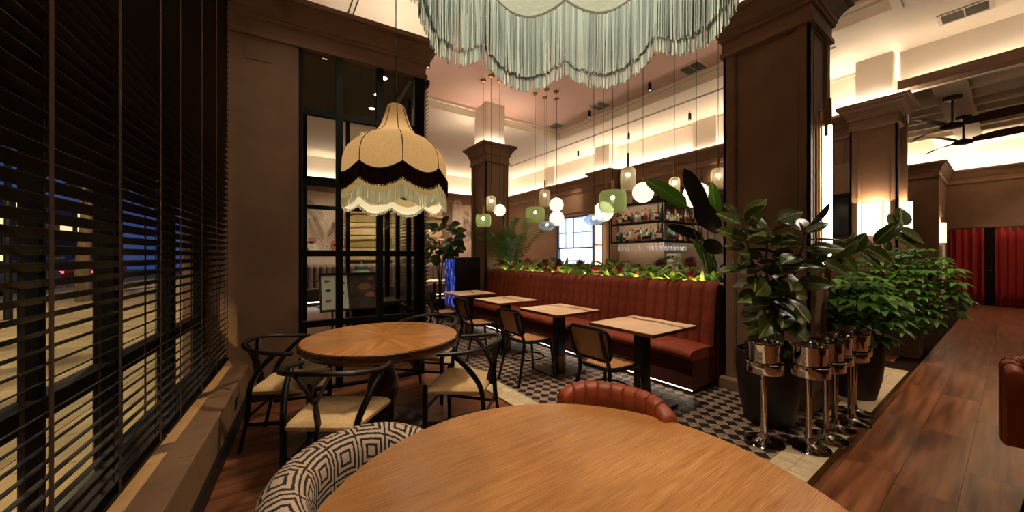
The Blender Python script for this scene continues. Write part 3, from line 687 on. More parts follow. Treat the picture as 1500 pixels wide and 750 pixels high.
# ---- chrome wine bucket stands
s0 = thing('bucket_stand', 'chrome wine bucket stand apart from the row, in front of the dark rubber plant pot', 'bucket stand', (3.07, 1.08, 0), 0, 'chrome bucket stands along the brass edge')
MB().lathe([(.001, 0), (.13, 0), (.132, .006), (.128, .012), (.06, .022), (.03, .04), (.024, .075), (.001, .075)], 40).build('base', m_chrome, s0, smooth=True)
MB().lathe([(.02, .04), (.02, .53)], 16, caps=True).build('pole', m_chrome, s0, smooth=True)
MB().lathe([(.001, .525), (.05, .525), (.118, .53), (.122, .535), (.122, .605), (.118, .608), (.114, .6), (.114, .54), (.001, .535)], 40, c=(.01, 0, 0)).build('ring_holder', m_chrome, s0, smooth=True)
MB().lathe([(.001, .545), (.09, .545), (.1, .56), (.108, .74), (.113, .752), (.116, .75), (.116, .757), (.107, .757), (.1, .74), (.093, .57), (.001, .565)], 40).build('bucket', m_chrome, s0, smooth=True)
for k, (x, y, l) in enumerate(((3.25, .86, 'chrome wine bucket stand at the near end of the row'), (3.514, .827, 'chrome wine bucket stand, second in the row from the near end'), (3.793, .836, 'chrome wine bucket stand, third in the row from the near end'), (4.04, .79, 'chrome wine bucket stand, fourth in the row from the near end'), (4.296, .818, 'chrome wine bucket stand at the far end of the row by the second pot'))):
    dup(s0, (x, y, 0), R(40*k), l)
# ================================================================ LAMPS AND FIXTURES
def FW(px, Z, py=None):
    """world x, y (and z) of something seen at this depth - used once to lay out the hanging lamps"""
    X = (px-750)/515*Z; a = R(35); p = (X*cos(a)+Z*sin(a), -X*sin(a)+Z*cos(a))
    return p if py is None else p+(1.4-(py-375)/515*Z,)
# ---- big fringed bell lamps
BASE = {'brown_fringe': lin('3a2418')[:3], 'white_fringe': lin('f6f6ea')[:3], 'sage_fringe': lin('c0c6b6')[:3]}
def bell_lamp(label, loc, dz, rot, cfg, power, ceil):
    t = thing('bell_lamp', label, 'lamp', (loc[0], loc[1], 0), rot, 'fringed bell lamps')
    PR = [(.055, 2.625), (.066, 2.615), (.09, 2.535), (.125, 2.44), (.18, 2.38), (.275, 2.333), (.357, 2.26), (.392, 2.18), (.40, 2.08)]
    ns = 96; lob = .065; rs = smoothpath([(r, 0, z) for r, z in PR], 3)
    ez = lambda a: -lob*abs(sin(4*a))**.9
    def sp(a, k):
        p = rs[k]; w = max(0, (k-9)/(len(rs)-10)); g = 1+.022*abs(sin(4*a))*min(1, k/6)
        return (p.x*g*cos(a), p.x*g*sin(a), p.z+dz+ez(a)*w*w)
    b = MB().loft([[sp(2*pi*j/ns, k) for j in range(ns)] for k in range(len(rs))], caps=False)
    sh = b.build('shade', cfg['shade'], t, smooth=True, ang=70)
    for q in range(8): MB().tube([sp(q*pi/4, k) for k in range(len(rs))], .0035, 6).build('rib', cfg['rib'], sh, smooth=True)
    MB().tube([sp(2*pi*j/ns, len(rs)-1) for j in range(ns)], .006, 6, closed=True).build('edge_trim', cfg['rib'], sh, smooth=True)
    zE = PR[-1][1]+dz
    for nm, m, z0, z1, rr, num, w in cfg['fringe']:
        b = MB(); random.seed(3)
        for i in range(num):
            a = 2*pi*(i+random.uniform(-.3, .3))/num; r = .402*rr*(1+.02*abs(sin(4*a)))+random.uniform(-.003, .003); zt = zE+ez(a)+z0; zb = zE+ez(a)+z1+random.uniform(-.006, .006)
            c, s = cos(a), sin(a); dr = random.uniform(-.006, .004); da = random.uniform(-.012, .012); c2, s2 = cos(a+da), sin(a+da)
            b.loft([[(r*c+w*(-s), r*s+w*c, zt), (r*c-w*(-s), r*s-w*c, zt), ((r+w)*c, (r+w)*s, zt)],
                    [((r+dr)*c2+w*(-s), (r+dr)*s2+w*c, zb), ((r+dr)*c2-w*(-s), (r+dr)*s2-w*c, zb), ((r+dr+w)*c2, (r+dr+w)*s2, zb)]], random.randrange(3), caps=True)
        tag(b.build(nm, [m, cloth_shade(m.name+'_mid', tuple(x*(.9 if 'white' in nm else .74) for x in BASE[m.name]), .8 if 'white' in nm else .5), cloth_shade(m.name+'_deep', tuple(x*(.8 if 'white' in nm else .48) for x in BASE[m.name]), .8 if 'white' in nm else .4)], t), kind='stuff')
    for nm, m, z0, z1, rr in cfg['bands']:
        b = MB().loft([[(.4*rr*(1+.02*abs(sin(4*a)))*cos(a), .4*rr*(1+.02*abs(sin(4*a)))*sin(a), zE+ez(a)+z) for a in [2*pi*j/ns for j in range(ns)]] for z in (z0, z1)], caps=False)
        b.build(nm, m, t, smooth=True)
    MB().tube([(0, 0, 2.6+dz), (0, 0, ceil)], .004, 8).build('cord', m_black, t)
    MB().lathe([(.03, 2.64+dz), (.05, 2.632+dz), (.056, 2.62+dz)], 20, caps=True).build('cap', cfg['rib'], t, smooth=True)
    MB().lathe([(.05, ceil-.03), (.06, ceil-.005), (.06, ceil)], 20, caps=True).build('ceiling_rose', m_black, t, smooth=True)
    MB().sphere((0, 0, 2.3+dz), .04, 14, 8).build('bulb', emit('bulb_warm', WARM2, 12), t, smooth=True)
    l = light('bulb_light', 'POINT', (0, 0, 2.05+dz), power, cfg['lc'], .06); l.parent = t
    l = light('table_fill_light', 'SPOT', (0, 0, 2.24+dz), cfg['down'], (1, .84, .62), .05, None, 95, .6); l.parent = t  # added downward fill to brighten the table; no bulb is modelled for it
    return t
m_linen = cloth_shade('linen_shade', 'cdae80', .5, 60)
m_brib = mat('brown_braid', '2a1810', .8)
bell_lamp('cream linen bell lamp with brown and white fringe hanging over the sunburst table', (.87, 2.894), 0, R(-55), dict(lc=(1, .86, .64), down=45, shade=m_linen, rib=m_brib,
    fringe=[('brown_fringe', cloth_shade('brown_fringe', '3a2418', .4), 0, -.125, 1.012, 620, .0019), ('white_fringe', cloth_shade('white_fringe', 'f6f6ea', .8), -.16, -.255, .985, 900, .002)],
    bands=[('brown_band', cloth_shade('brown_band', '2a1810', .25), 0, -.112, 1.0), ('white_band', cloth_shade('white_band', 'e6e6d2', .5), -.165, -.235, .955), ('cream_band', cloth_shade('cream_band', 'b8a878', .4), -.10, -.165, .98)]), 5, 4.67)
m_sage = cloth_shade('sage_fringe', 'c0c6b6', .5)
bell_lamp('sage green fringed bell lamp hanging over the foreground table', FW(843, .875), .245, R(-40), dict(lc=(1, .94, .84), down=40, shade=cloth_shade('sage_shade', 'b9bda6', .5, 50), rib=mat('olive_braid', '4a4432', .8),
    fringe=[('outer_fringe', m_sage, 0, -.262, 1.008, 860, .0021), ('inner_fringe', m_sage, -.005, -.215, .985, 860, .0021)], bands=[]), 7, 4.67)

# ---- glass pendants
m_opal = emit('opal_glass', (1, .92, .76), .66)
m_bulb = emit('pendant_bulb', (1, .86, .6), 14)
g_green = pane_mat('green_glass', (.88, .975, .74), .05, .6, .32, (.70, .90, .46)); g_amber = pane_mat('amber_glass', (.98, .94, .82), .05, .6, .3, (.95, .86, .62)); g_blue = pane_mat('blue_glass', (.82, .88, .99), .05, .6, .4, (.55, .68, .98))
rib = lambda n: (lambda a: 1+.032*cos(n*a))
def pend(kind, px, py, Z, w, label, ceil=4.87, h=None):
    x, y, z = FW(px, Z, py); r = w/2*Z/515*1.04
    t = thing('pendant_lamp', label, 'pendant lamp', (x, y, z), 0, 'glass pendants over the planter')
    if kind == 'globe':
        MB().sphere((0, 0, 0), r, 28, 16).build('globe', m_opal, t, smooth=True); top = r; neck = .07
    elif kind == 'green':
        H = r*.82; pr = [(r*.3, H*.98), (r*.75, H), (r*.93, H*.8), (r, H*.45), (r, -H*.4), (r*.93, -H*.75), (r*.75, -H), (r*.35, -H*1.02)]
        MB().lathe([(p.x, p.z) for p in smoothpath([(a, 0, c) for a, c in pr], 3)], 64, fn=rib(32)).build('glass_shade', g_green, t, smooth=True, ang=80); top = H; neck = .16
    elif kind == 'amber':
        H = r*1.65; pr = [(r*.28, H*1.0), (r*.6, H*.96), (r*.9, H*.8), (r, H*.55), (r, -H*.75), (r*.85, -H*.97), (r*.4, -H)]
        MB().lathe([(p.x, p.z) for p in smoothpath([(a, 0, c) for a, c in pr], 3)], 64, fn=rib(24)).build('glass_shade', g_amber, t, smooth=True, ang=80); top = H; neck = .2
    else:
        H = r*.56; pr = [(r*.2, H), (r*.6, H*.85), (r*.95, H*.25), (r, 0), (r*.93, -H*.3), (r*.6, -H*.85), (r*.2, -H)]
        MB().lathe([(p.x, p.z) for p in smoothpath([(a, 0, c) for a, c in pr], 3)], 64, fn=rib(40)).build('glass_shade', g_blue, t, smooth=True, ang=80); top = H; neck = .14
    if kind != 'globe':
        MB().sphere((0, 0, top*.35), .03, 12, 8).build('bulb', m_bulb, t, smooth=True)
        MB().lathe([(.018, top*.35+.02), (.018, top+neck)], 14, caps=True).build('brass_neck', m_brass, t, smooth=True)
    else: MB().lathe([(.012, top-.005), (.012, top+neck)], 12, caps=True).build('brass_neck', m_brass, t, smooth=True)
    MB().tube([(0, 0, top+neck), (0, 0, ceil-z)], .0035, 6).build('cord', m_black, t)
    MB().lathe([(.05, ceil-z), (.055, ceil-z-.005), (.055, ceil-z-.03), (.04, ceil-z-.04)], 20, caps=True).build('ceiling_rose', m_brass, t, smooth=True)
for a in (('green', 708, 323, 6.93, 21, 'green ribbed drum pendant in front of the far column, leftmost of all'), ('amber', 719.5, 298, 6.75, 13, 'small amber capsule pendant beside the leftmost green drum'), ('globe', 732, 308, 6.93, 17, 'small white globe pendant in front of the far column'),
    ('green', 784, 315, 7.5, 26, 'green ribbed drum pendant left of the two stacked globes'), ('amber', 798, 290, 7.67, 15, 'amber capsule pendant above the left blue disc'), ('globe', 815, 300, 7.4, 20, 'upper white globe of the two that overlap beside the kitchen hatch'), ('globe', 815.5, 320, 7.75, 21, 'lower white globe of the two that overlap beside the kitchen hatch'), ('blue', 801, 331, 7.3, 23, 'blue glass disc pendant left of the kitchen hatch'),
    ('blue', 870, 322, 5.65, 27, 'blue glass disc pendant in front of the kitchen hatch'), ('globe', 884, 310, 5.75, 28, 'white globe pendant half hidden behind the large green drum'), ('green', 897.5, 295, 5.3, 36, 'large green ribbed drum pendant in front of the pilaster'), ('amber', 920, 262, 5.1, 20, 'amber capsule pendant hanging highest beside the large green drum'), ('globe', 942, 282, 4.9, 29, 'white globe pendant in front of the bottle shelves'), ('amber', 988, 272, 5.2, 14, 'small amber capsule pendant behind the upper banana leaf'), ('globe', 1020, 286, 4.4, 36, 'largest white globe pendant, behind the tall banana leaf'), ('amber', 1052, 262, 5.0, 18, 'amber capsule pendant close to the broad column')):
    pend(*a)

# ---- ceiling spots (black cylinders) that light the tables, plus two added unseen fills
def spot(x, y, ceil, label, power, target, drop=.0):
    t = thing('ceiling_spot', label, 'spotlight', (x, y, ceil), 0, 'black cylinder spots')
    MB().tube([(0, 0, 0), (0, 0, -.09)], .006, 6).build('stem', m_black, t)
    MB().lathe([(.03, -.05), (.032, -.055), (.032, -.2), (.026, -.2), (.026, -.17)], 16, caps=False).lathe([(.001, -.05), (.03, -.05)], 16).build('housing', m_black, t, smooth=True)
    MB().lathe([(.001, -.185), (.025, -.185)], 16).build('lens', emit('spot_lens', WARM2, 6), t)
    if power:
        l = light('spot_light', 'SPOT', (0, 0, -.215), power, (1, .82, .58), .03, None, 46, .8); l.parent = t
        l.rotation_euler = (Vector(target)-Vector((x, y, ceil-.2))).to_track_quat('-Z', 'Y').to_euler()
spot(6.23, 4.14, 4.87, 'black cylinder spot on the pink tray, nearest the broad column', 110, (7.0, 4.0, 1))
spot(6.25, 5.75, 4.87, 'black cylinder spot on the pink tray beside the middle air vent', 110, (6.6, 6.6, 1.6))
spot(7.84, 4.2, 4.67, 'black cylinder spot on the cream ceiling near the broad column', 120, (8.5, 3.4, 2))
spot(7.8, 5.8, 4.67, 'black cylinder spot on the cream ceiling behind the highest amber pendant', 120, (8.3, 6.2, 2))
spot(7.84, 7.66, 4.67, 'black cylinder spot on the cream ceiling farthest from the broad column', 160, (8.5, 9.3, 2))
spot(2.17, 5.49, 4.67, 'black cylinder spot beside the vestibule cornice', 110, (2.9, 5.3, .75))
for y in (4.15, 2.95, 1.75): spot(2.45, y, 4.87, 'black cylinder spot over the marble tables, %s from the far column, out of view' % count('tspot'), 200, (2.95, y+.1, .75))
spot(1.2, 1.5, 4.67, 'added black cylinder fill spot washing the brown wall panel, above the picture', 60, tuple(WP(-.2, 4.15, 2.3)))  # added out of view to brighten the wall panel
spot(6.3, .15, 4.67, 'black cylinder spot over the umbrella plants, above the picture', 170, (6.2, .9, .9))
spot(1.9, -.35, 4.67, 'added black cylinder fill spot over the foreground table, above the picture', 130, (.8, .7, .75))  # unseen fill added to brighten the near table, clear of the lamp shade
# downlights in the vestibule and far room; added unseen fills over aisle and windows
def down(x, y, z, label, power, group, W_=False, ang=95, tgt=None):
    p = WP(x, y, z) if W_ else Vector((x, y, z))
    t = thing('downlight', label, 'downlight', p, 0, group)
    MB().lathe([(.052, 0), (.052, -.006), (.04, -.006), (.038, 0)], 24).build('ring', mat('downlight_ring', 'ddd5c8', .5), t, smooth=True)
    MB().lathe([(.001, -.003), (.04, -.003)], 24).build('lens', emit('downlight_lens', WARM2, 10), t)
    if power: l = light('down_light', 'SPOT', (0, 0, -.02), power, (1, .82, .58), .05, None, ang, .7); l.parent = t
for x, y, p in ((4.6, -.9, 150), (7.2, -1.0, 140), (2.6, -1.4, 90), (10.4, -1.4, 130), (12.4, -.7, 170), (15.2, -.7, 150)): down(x, y, 4.62 if x > 8.6 else 4.67, 'added fill downlight over the aisle, %s listed from the viewer, above the picture' % count('aisle'), p, 'added aisle fill lights')  # added beyond the frame to brighten the aisle floor and its end
down(.35, 1.75, 4.67, 'added fill downlight over the patterned chair, above the picture', 28, 'added window side fill lights', False, 80); down(1.15, 1.9, 4.67, 'added fill downlight before the sunburst table, above the picture', 28, 'added window side fill lights', False, 80)  # unseen pair added to lift the wall panel, round table and chair
for x, y in ((1.7, 11.3), (3.6, 10.6), (6.8, 11.4)): down(x, y, 4.67, 'recessed downlight over the far room, %s from the windows' % count('far'), 300, 'far room downlights', False, 110)
for k, l in enumerate(('nearest', 'second', 'third', 'farthest')): down(.78, 4.62+k*.52, 3.63, 'round downlight in the vestibule ceiling, %s from the front glazing' % l, 14, 'vestibule downlights', True, 110)

# ---- sconces
def tube_sconce():
    t = thing('tube_sconce', 'tall glowing tube sconce with brass bars on the broad column', 'sconce', (4.25, 1.05, 0))
    MB().box(-.03, .03, -.015, .0, 1.2, 2.75).build('backplate', m_brass, t)
    MB().lathe([(.001, 1.32), (.034, 1.32), (.034, 2.6), (.001, 2.6)], 20, c=(0, -.06, 0)).build('tube', emit('tube_glow', (1, .9, .74), 6), t, smooth=True)
    MB().box(-.045, -.025, -.075, -.05, 2.5, 2.72).box(-.012, .006, -.09, -.065, 2.56, 2.85).box(.018, .038, -.085, -.06, 2.5, 2.78).box(-.012, .012, -.07, -.015, 2.62, 2.66).build('top_bars', m_brass, t)
    MB().box(-.045, -.025, -.075, -.05, 1.2, 1.42).box(-.012, .006, -.09, -.065, 1.08, 1.36).box(.018, .038, -.085, -.06, 1.14, 1.42).box(-.012, .012, -.07, -.015, 1.24, 1.28).build('bottom_bars', m_brass, t)
tube_sconce()
def drum_sconce(label, loc, rz, r, h, s=1.1):
    t = thing('drum_sconce', label, 'sconce', loc, rz, 'parchment half-drum sconces')
    pts = [(r*cos(a), -r*.75*sin(a)) for a in [pi*k/14 for k in range(15)]]
    MB().loft([[(x, y, -h/2) for x, y in pts], [(x, y, h/2) for x, y in pts]], caps=False, closed=False).build('shade', emit('parchment_shade', (1, .86, .62), s), t, smooth=True)
    for z in (-h/2, h/2): MB().tube([(x, y, z) for x, y in pts], .005, 6).build('rim', m_brass, t)
    for k in (4, 10): MB().tube([(pts[k][0]*1.01, pts[k][1]*1.01, -h/2), (pts[k][0]*1.01, pts[k][1]*1.01, h/2)], .003, 6).build('seam', m_brass, t)
    MB().box(-r*.5, r*.5, -.02, 0, -h*.3, h*.3).build('backplate', m_brass, t)
    l = light('sconce_light', 'POINT', (0, -r*.45, h*.35), 12, (1, .84, .62), .05); l.parent = t
drum_sconce('half-drum parchment sconce on the near face of the fan-side column', (8.12, 1.32, 2.0), R(-90), .19, .54)
drum_sconce('half-drum parchment sconce on the aisle face of the fan-side column', (8.44, 1.05, 2.0), 0, .17, .54)
drum_sconce('small half-drum parchment sconce at the end of the aisle by the red curtains', (14.92, 1.15, 2.02), 0, .15, .55)
t = thing('tube_sconce', 'pair of stacked frosted tube lights on the pilaster by the kitchen hatch', 'sconce', (8.12, 7.02, 0))
for z0 in (1.15, 1.75): MB().lathe([(.001, z0), (.1, z0), (.1, z0+.55), (.001, z0+.55)], 20, c=(-.1, 0, 0)).build('tube', emit('frosted_tube', (1, .84, .56), 1.6), t, smooth=True)
MB().box(-.02, 0, -.05, .05, 1.1, 2.35).build('backplate', m_brass, t)

# ---- ceiling fans
m_fan = mat('fan_bronze', '2a170d', .45, .3)
def fan(x, y, zc, label, rz):
    t = thing('ceiling_fan', label, 'ceiling fan', (x, y, 0), rz, 'three-blade ceiling fans'); zh = 3.83
    MB().lathe([(.11, zc), (.12, zc-.01), (.12, zc-.06), (.1, zc-.07)], 24, caps=True).build('canopy', m_fan, t, smooth=True)
    MB().tube([(0, 0, zc-.06), (0, 0, zh+.05)], .018, 10).build('rod', m_fan, t)
    MB().lathe([(.03, zh+.08), (.06, zh+.06), (.1, zh+.05), (.15, zh+.02), (.16, zh), (.12, zh-.04), (.05, zh-.055)], 24, caps=True).build('motor_hub', m_fan, t, smooth=True)
    def bl(u, v):
        r = .12+1.1*u; w = (.05+.075*math.sin(pi*min(1, u*1.15+.08))**.8)*(1-.75*max(0, u-.8)/.2); c = .1*math.sin(u*2.2)
        s_ = 2*v-1; return (r, s_*w+c*.6-.03, zh+.03+.05*math.sin(u*2.6)-s_*w*.35)
    for k in range(3):
        b = MB().grid(bl, 14, 4); nv = len(b.v); b.add([(p[0], p[1], p[2]-.012) for p in b.v], [q[::-1] for q in b.f])
        b.build('blade', m_fan, t, smooth=True, rot=(0, 0, k*2*pi/3))
fan(10.5, .66, 4.38, 'dark three-blade ceiling fan nearest the fan-side column', R(30))
fan(12.2, .62, 4.38, 'dark three-blade ceiling fan farther along the raftered ceiling', R(30))

# ---- air vents
def vent(x, y, z, lx, ly, label, n=8):
    t = thing('air_vent', label, 'air vent', (x, y, z), 0, 'ceiling air vents')
    hx, hy = lx/2, ly/2; b = MB()
    for a in ((-hx, hx, -hy, -hy+.035), (-hx, hx, hy-.035, hy), (-hx, -hx+.035, -hy+.035, hy-.035), (hx-.035, hx, -hy+.035, hy-.035)): b.box(*a, -.015, 0)
    b.box(-hx+.035, hx-.035, -.006, .006, -.012, -.002); b.build('frame', mat('vent_white', 'cbbba6', .6), t)
    MB().box(-hx+.03, hx-.03, -hy+.03, hy-.03, -.004, 0).build('backing', mat('vent_dark', '4a4138', .8), t)
    for k in range(n):
        xx = -hx+.05+(lx-.1)*k/(n-1); MB().box(-.004, .004, -hy+.035, hy-.035, -.012, -.003).build('louvre', mat('vent_grey', '8f8474', .6), t, loc=(xx, 0, 0), rot=(0, .5, 0))
vent(6.32, 5.49, 4.87, .42, .42, 'square air vent in the pink tray, middle of the three'); vent(6.34, 7.0, 4.87, .4, .36, 'square air vent in the pink tray, farthest of the three'); vent(6.46, 3.4, 4.87, .42, .42, 'square air vent in the pink tray, beside the sage fringe')
vent(6.42, 1.35, 4.87, .42, .5, 'air vent in the pink tray right of the broad column'); vent(7.67, .38, 4.67, .34, .46, 'long air vent in the cream ceiling over the aisle')
# ================================================================ BLINDS
m_slat = mat('slat_black', '100b09', .4, var=(4, '0b0705', 3)); m_tape = mat('tape_brown', '4a3424', .8)
def blind(label, d, s0, s1, z0, z1, tapes, tilt, flip=1):
    t = thing('venetian_blind', label, 'blind', (0, 0, 0), WZ, 'venetian blinds')
    me = MB().box(-.025, .025, s0, s1, -.0015, .0015).mesh('slat', m_slat)
    n = int((z1-z0)/.0485)
    for k in range(n): put('slat', me, t, loc=(d, 0, z0+.03+k*.0485), rot=(0, -tilt*flip, 0))
    MB().box(d-.03, d+.03, s0, s1, z1, z1+.06).build('head_rail', m_slat, t)
    MB().box(d-.027, d+.027, s0, s1, z0-.012, z0+.006).build('bottom_rail', m_slat, t)
    for s in tapes:
        MB().box(d+flip*.0275, d+flip*.0285, s-.011, s+.011, z0, z1).box(d-flip*.0285, d-flip*.0275, s-.011, s+.011, z0, z1).build('ladder_tape', m_tape, t)
        MB().tube([(d, s+.03, z0), (d, s+.03, z1)], .0015, 5).build('lift_cord', m_slat, t)
blind('dark wooden venetian blind filling the left edge of the picture', -.69, .55, 2.50, .465, 3.74, (2.408, 1.978, 1.557, 1.13, .7), R(31))
blind('dark wooden venetian blind beside the brown wall panel', -.69, 2.53, 4.10, .465, 3.74, (2.71, 3.168, 3.596, 4.0), R(31))
blind('dark venetian blind on the right side of the glazed vestibule', 1.215, 4.22, 6.28, .4, 3.48, (4.4, 5.2, 6.0), R(38), 1)
# ================================================================ PLANTS
def leafmesh(name, L, Wd, m, shape='oval', droop=.15, fold=.15, nu=7, nv=4, curl=0):
    def f(u, v):
        s = 2*v-1
        if shape == 'oval': w = sin(pi*min(1, u**.85))**.75
        elif shape == 'strap': w = min(1, u*6+.35)*(1-u**3)
        elif shape == 'arrow': w = (1-u)**.8*min(1, .2+u*9)*1.05
        elif shape == 'paddle': w = sin(pi*min(1, u**.8))**.45
        else: w = sin(pi*u)
        w = max(w, .015)*Wd/2
        return (s*w, L*(u-.04*curl*u*u), -droop*L*u*u+fold*abs(s)*w+.02*L*sin(u*9+s*2)*abs(s)*.4)
    return MB().grid(f, nu, nv).mesh(name, m, True, 180)
def leafmat(name, c1, c2, rough=.35, rib='', trans=.25, spec=.5):
    m, nt, b = nodes(name); N = nt.nodes.new; L = nt.links.new
    tc = N('ShaderNodeTexCoord'); sp_ = N('ShaderNodeSeparateXYZ'); L(tc.outputs['Object'], sp_.inputs[0])
    ab = N('ShaderNodeMath'); ab.operation = 'ABSOLUTE'; L(sp_.outputs[0], ab.inputs[0])
    oi = N('ShaderNodeObjectInfo'); r0 = ramp(nt, [(0, c1), (1, c2)]); L(oi.outputs['Random'], r0.inputs[0])
    col = r0.outputs[0]
    if rib:
        lt = N('ShaderNodeMath'); lt.operation = 'LESS_THAN'; lt.inputs[1].default_value = .004; L(ab.outputs[0], lt.inputs[0])
        mx = N('ShaderNodeMix'); mx.data_type = 'RGBA'; L(lt.outputs[0], mx.inputs['Factor']); L(col, mx.inputs['A']); mx.inputs['B'].default_value = lin(rib); col = mx.outputs['Result']
    L(col, b.inputs['Base Color']); b.inputs['Roughness'].default_value = rough; b.inputs['Specular IOR Level'].default_value = spec
    if trans:
        t = N('ShaderNodeBsdfTranslucent'); L(col, t.inputs[0]); mxs = N('ShaderNodeMixShader'); mxs.inputs[0].default_value = trans
        out = nt.nodes['Material Output']; L(b.outputs[0], mxs.inputs[1]); L(t.outputs[0], mxs.inputs[2]); L(mxs.outputs[0], out.inputs[0])
    MATS[name] = m; return m
m_rub = leafmat('rubber_leaf', '2f3d16', '4c5a22', .25, '8a8a4a', .12); m_stem = mat('bark', '3a2a1a', .8); m_gstem = mat('green_stem', '4a5a26', .6)
m_soil = mat('soil', '1a110b', .95, bump=(40, .5)); m_pot = mat('dark_clay', '2a1913', .5, var=(5, '1e120d', 3))
sph = lambda az, el: Vector((cos(az)*cos(el), sin(az)*cos(el), sin(el)))
def pot(t, r, h, rb=.72):
    MB().lathe([(.001, 0), (r*rb, 0), (r*rb*1.03, .015), (r*.9, h*.35), (r, h*.75), (r*.99, h), (r*.93, h), (r*.92, h-.05), (.001, h-.05)], 36).build('pot', m_pot, t, smooth=True)
    MB().lathe([(.001, h-.045), (r*.92, h-.045)], 24).build('soil', m_soil, t)
random.seed(21)
rl = leafmesh('leaf', .25, .145, m_rub, 'oval', .14, .22)
t = thing('potted_rubber_plant', 'dark leafed rubber plant in a big dark pot before the broad column', 'plant', (3.5, 1.2, 0))
pot(t, .235, .6)
stems = [[(0, 0, .55), (-.05, .02, 1.0), (-.12, .1, 1.45), (-.14, .14, 1.72)], [(.03, -.03, .55), (.02, -.1, .95), (.06, -.2, 1.4), (.1, -.22, 1.62)], [(-.02, -.03, .55), (-.08, -.08, .9), (-.1, -.02, 1.3), (-.02, -.02, 1.68)]]
br = [(.05, -.05, 1.2), (.35, -.3, 1.38), (.65, -.48, 1.47), (1.02, -.64, 1.66)]
for S in stems+[br]: MB().tube(smoothpath(S, 5), [.014-.008*k/15 for k in range(16)], 8).build('stem', m_stem, t, smooth=True)
k = 0
for S in stems:
    P_ = smoothpath(S, 8)
    for i in range(4, len(P_)):
        for rep in range(2 if i % 2 == 0 else 1):
            az = k*2.4+random.uniform(-.3, .3); fr = i/len(P_); el = -.95+1.5*fr+random.uniform(-.25, .3); d = sph(az, el)
            k += 1
            if P_[i].x+d.x*.3 > .44: d.x *= -.6
            put('leaf', rl, t, M=orient(P_[i]+d*.03, d, (-.5+random.uniform(-.5, .5), -.8+random.uniform(-.5, .5), random.uniform(.2, 1.1)), random.uniform(.68, 1.05)))
P_ = smoothpath(br, 9)
for i in range(5, len(P_)):
    fr = i/len(P_); side = 1 if i % 2 else -1
    d = (P_[min(i+1, len(P_)-1)]-P_[i-1]).normalized()*.5+Vector((.5, .6, 0))*side*.35+Vector((0, 0, random.choice((-.75, -.5, .3, .6))))
    if i % 2 == 0 or fr > .3: put('leaf', rl, t, M=orient(P_[i], d, (-.6, -.8, random.uniform(.2, .8)), random.uniform(.72, .98)))
# schefflera
m_sch = leafmat('schefflera_leaf', '34661f', '74a53c', .35, '', .3)
def palmate(L, Wd, n=7):
    b = MB()
    for q in range(n):
        a = 2*pi*q/n*.86+.3; c, s = cos(a), sin(a)
        def f(u, v):
            w = max(sin(pi*u**.75), .02)*Wd/2*(2*v-1); r = .025+L*u
            return (c*r-s*w, s*r+c*w+L*.2, -.4*L*u*u+.2*abs(w))
        b.grid(f, 4, 2)
    b.tube([(0, -L*.7, -.02), (0, L*.2, 0)], .0025, 5)
    return b.mesh('leaf', m_sch, True, 180)
pm = palmate(.115, .058)
def schefflera(label, loc, n, cz, rad, box=None):
    t = thing('schefflera', label, 'plant', loc, 0, 'bushy umbrella plants'); rz_, rh = rad
    if box:
        MB().box(-.25, .25, -.18, .18, 0, .34).build('planter_box', mat('box_wood', '5a3a22', .6, var=(3, '452a17', 5), stretch=(1, 1, 8)), t, bevel=.008); MB().box(-.22, .22, -.15, .15, .34, .345).build('soil', m_soil, t); zb = .34
    else: pot(t, .225, .53); zb = .48
    for q in range(6):
        a = q*1.05; MB().tube(smoothpath([(.03*cos(a), .03*sin(a), zb), (rh*.3*cos(a), rh*.3*sin(a), (zb+cz)/2), (rh*.55*cos(a), rh*.55*sin(a), cz+.2)], 4), .009, 6).build('stem', m_stem, t, smooth=True)
    for q in range(n):
        az = q*2.39996; zz = 1-2*(q+.5)/n; el = math.asin(zz); rr = random.uniform(.6, 1.0)
        d = sph(az, el); p = Vector((d.x*rh*rr, d.y*rh*rr, cz+d.z*rz_*rr))
        put('leaf', pm, t, M=orient(p, (d.x, d.y, .15*d.z-.1), (d.x*.5, d.y*.5, 1), random.uniform(.8, 1.25)))
schefflera('bright umbrella plant in a dark round pot at the end of the bucket stands', (4.86, .93, 0), 125, .88, (.36, .32))
schefflera('bushy umbrella plant in a wooden box at the foot of the fan-side column', (7.48, .92, 0), 240, .95, (.6, .56), True)
# planter behind the banquette
pb = thing('planter_box', 'long planter box behind the banquette', 'planter', (0, 0, 0))
MB().box(4.065, 4.09, 1.85, 6.62, 0, 1.085).box(4.48, 4.51, 1.85, 6.62, 0, 1.085).box(4.09, 4.48, 1.85, 1.88, 0, 1.085).box(4.09, 4.48, 6.59, 6.62, 0, 1.085).build('box', m_taupe, pb)
MB().box(4.09, 4.48, 1.88, 6.59, .9, 1.0).build('soil', m_soil, pb)
MB().box(4.092, 4.104, 1.9, 6.55, 1.055, 1.07).build('led_strip', emit('led_planter', (1, .88, .58), 36), pb)
m_brom = leafmat('bromeliad_leaf', '7f9a34', 'b0bf52', .35, '', .4); m_phil = leafmat('philodendron_leaf', '3c6a26', '6d8d3a', .35, '', .3); m_alo = leafmat('alocasia_leaf', '12301e', '1c3f28', .3, 'b8c4a4', .1)
m_red = mat('red_petal', '9c1c10', .55, var=(30, 'c2361c', 3)); m_dred = mat('dark_red_petal', '5c0f0e', .5, var=(30, '7d1a14', 3)); m_fern = leafmat('fern_leaf', '234a1c', '3d6a2a', .5, '', .2)
bl_ = leafmesh('leaf', .24, .04, m_brom, 'strap', .5, .3, 6, 2); ph_ = leafmesh('leaf', .2, .13, m_phil, 'oval', .3, .2); al_ = leafmesh('leaf', .26, .13, m_alo, 'arrow', .25, .15)
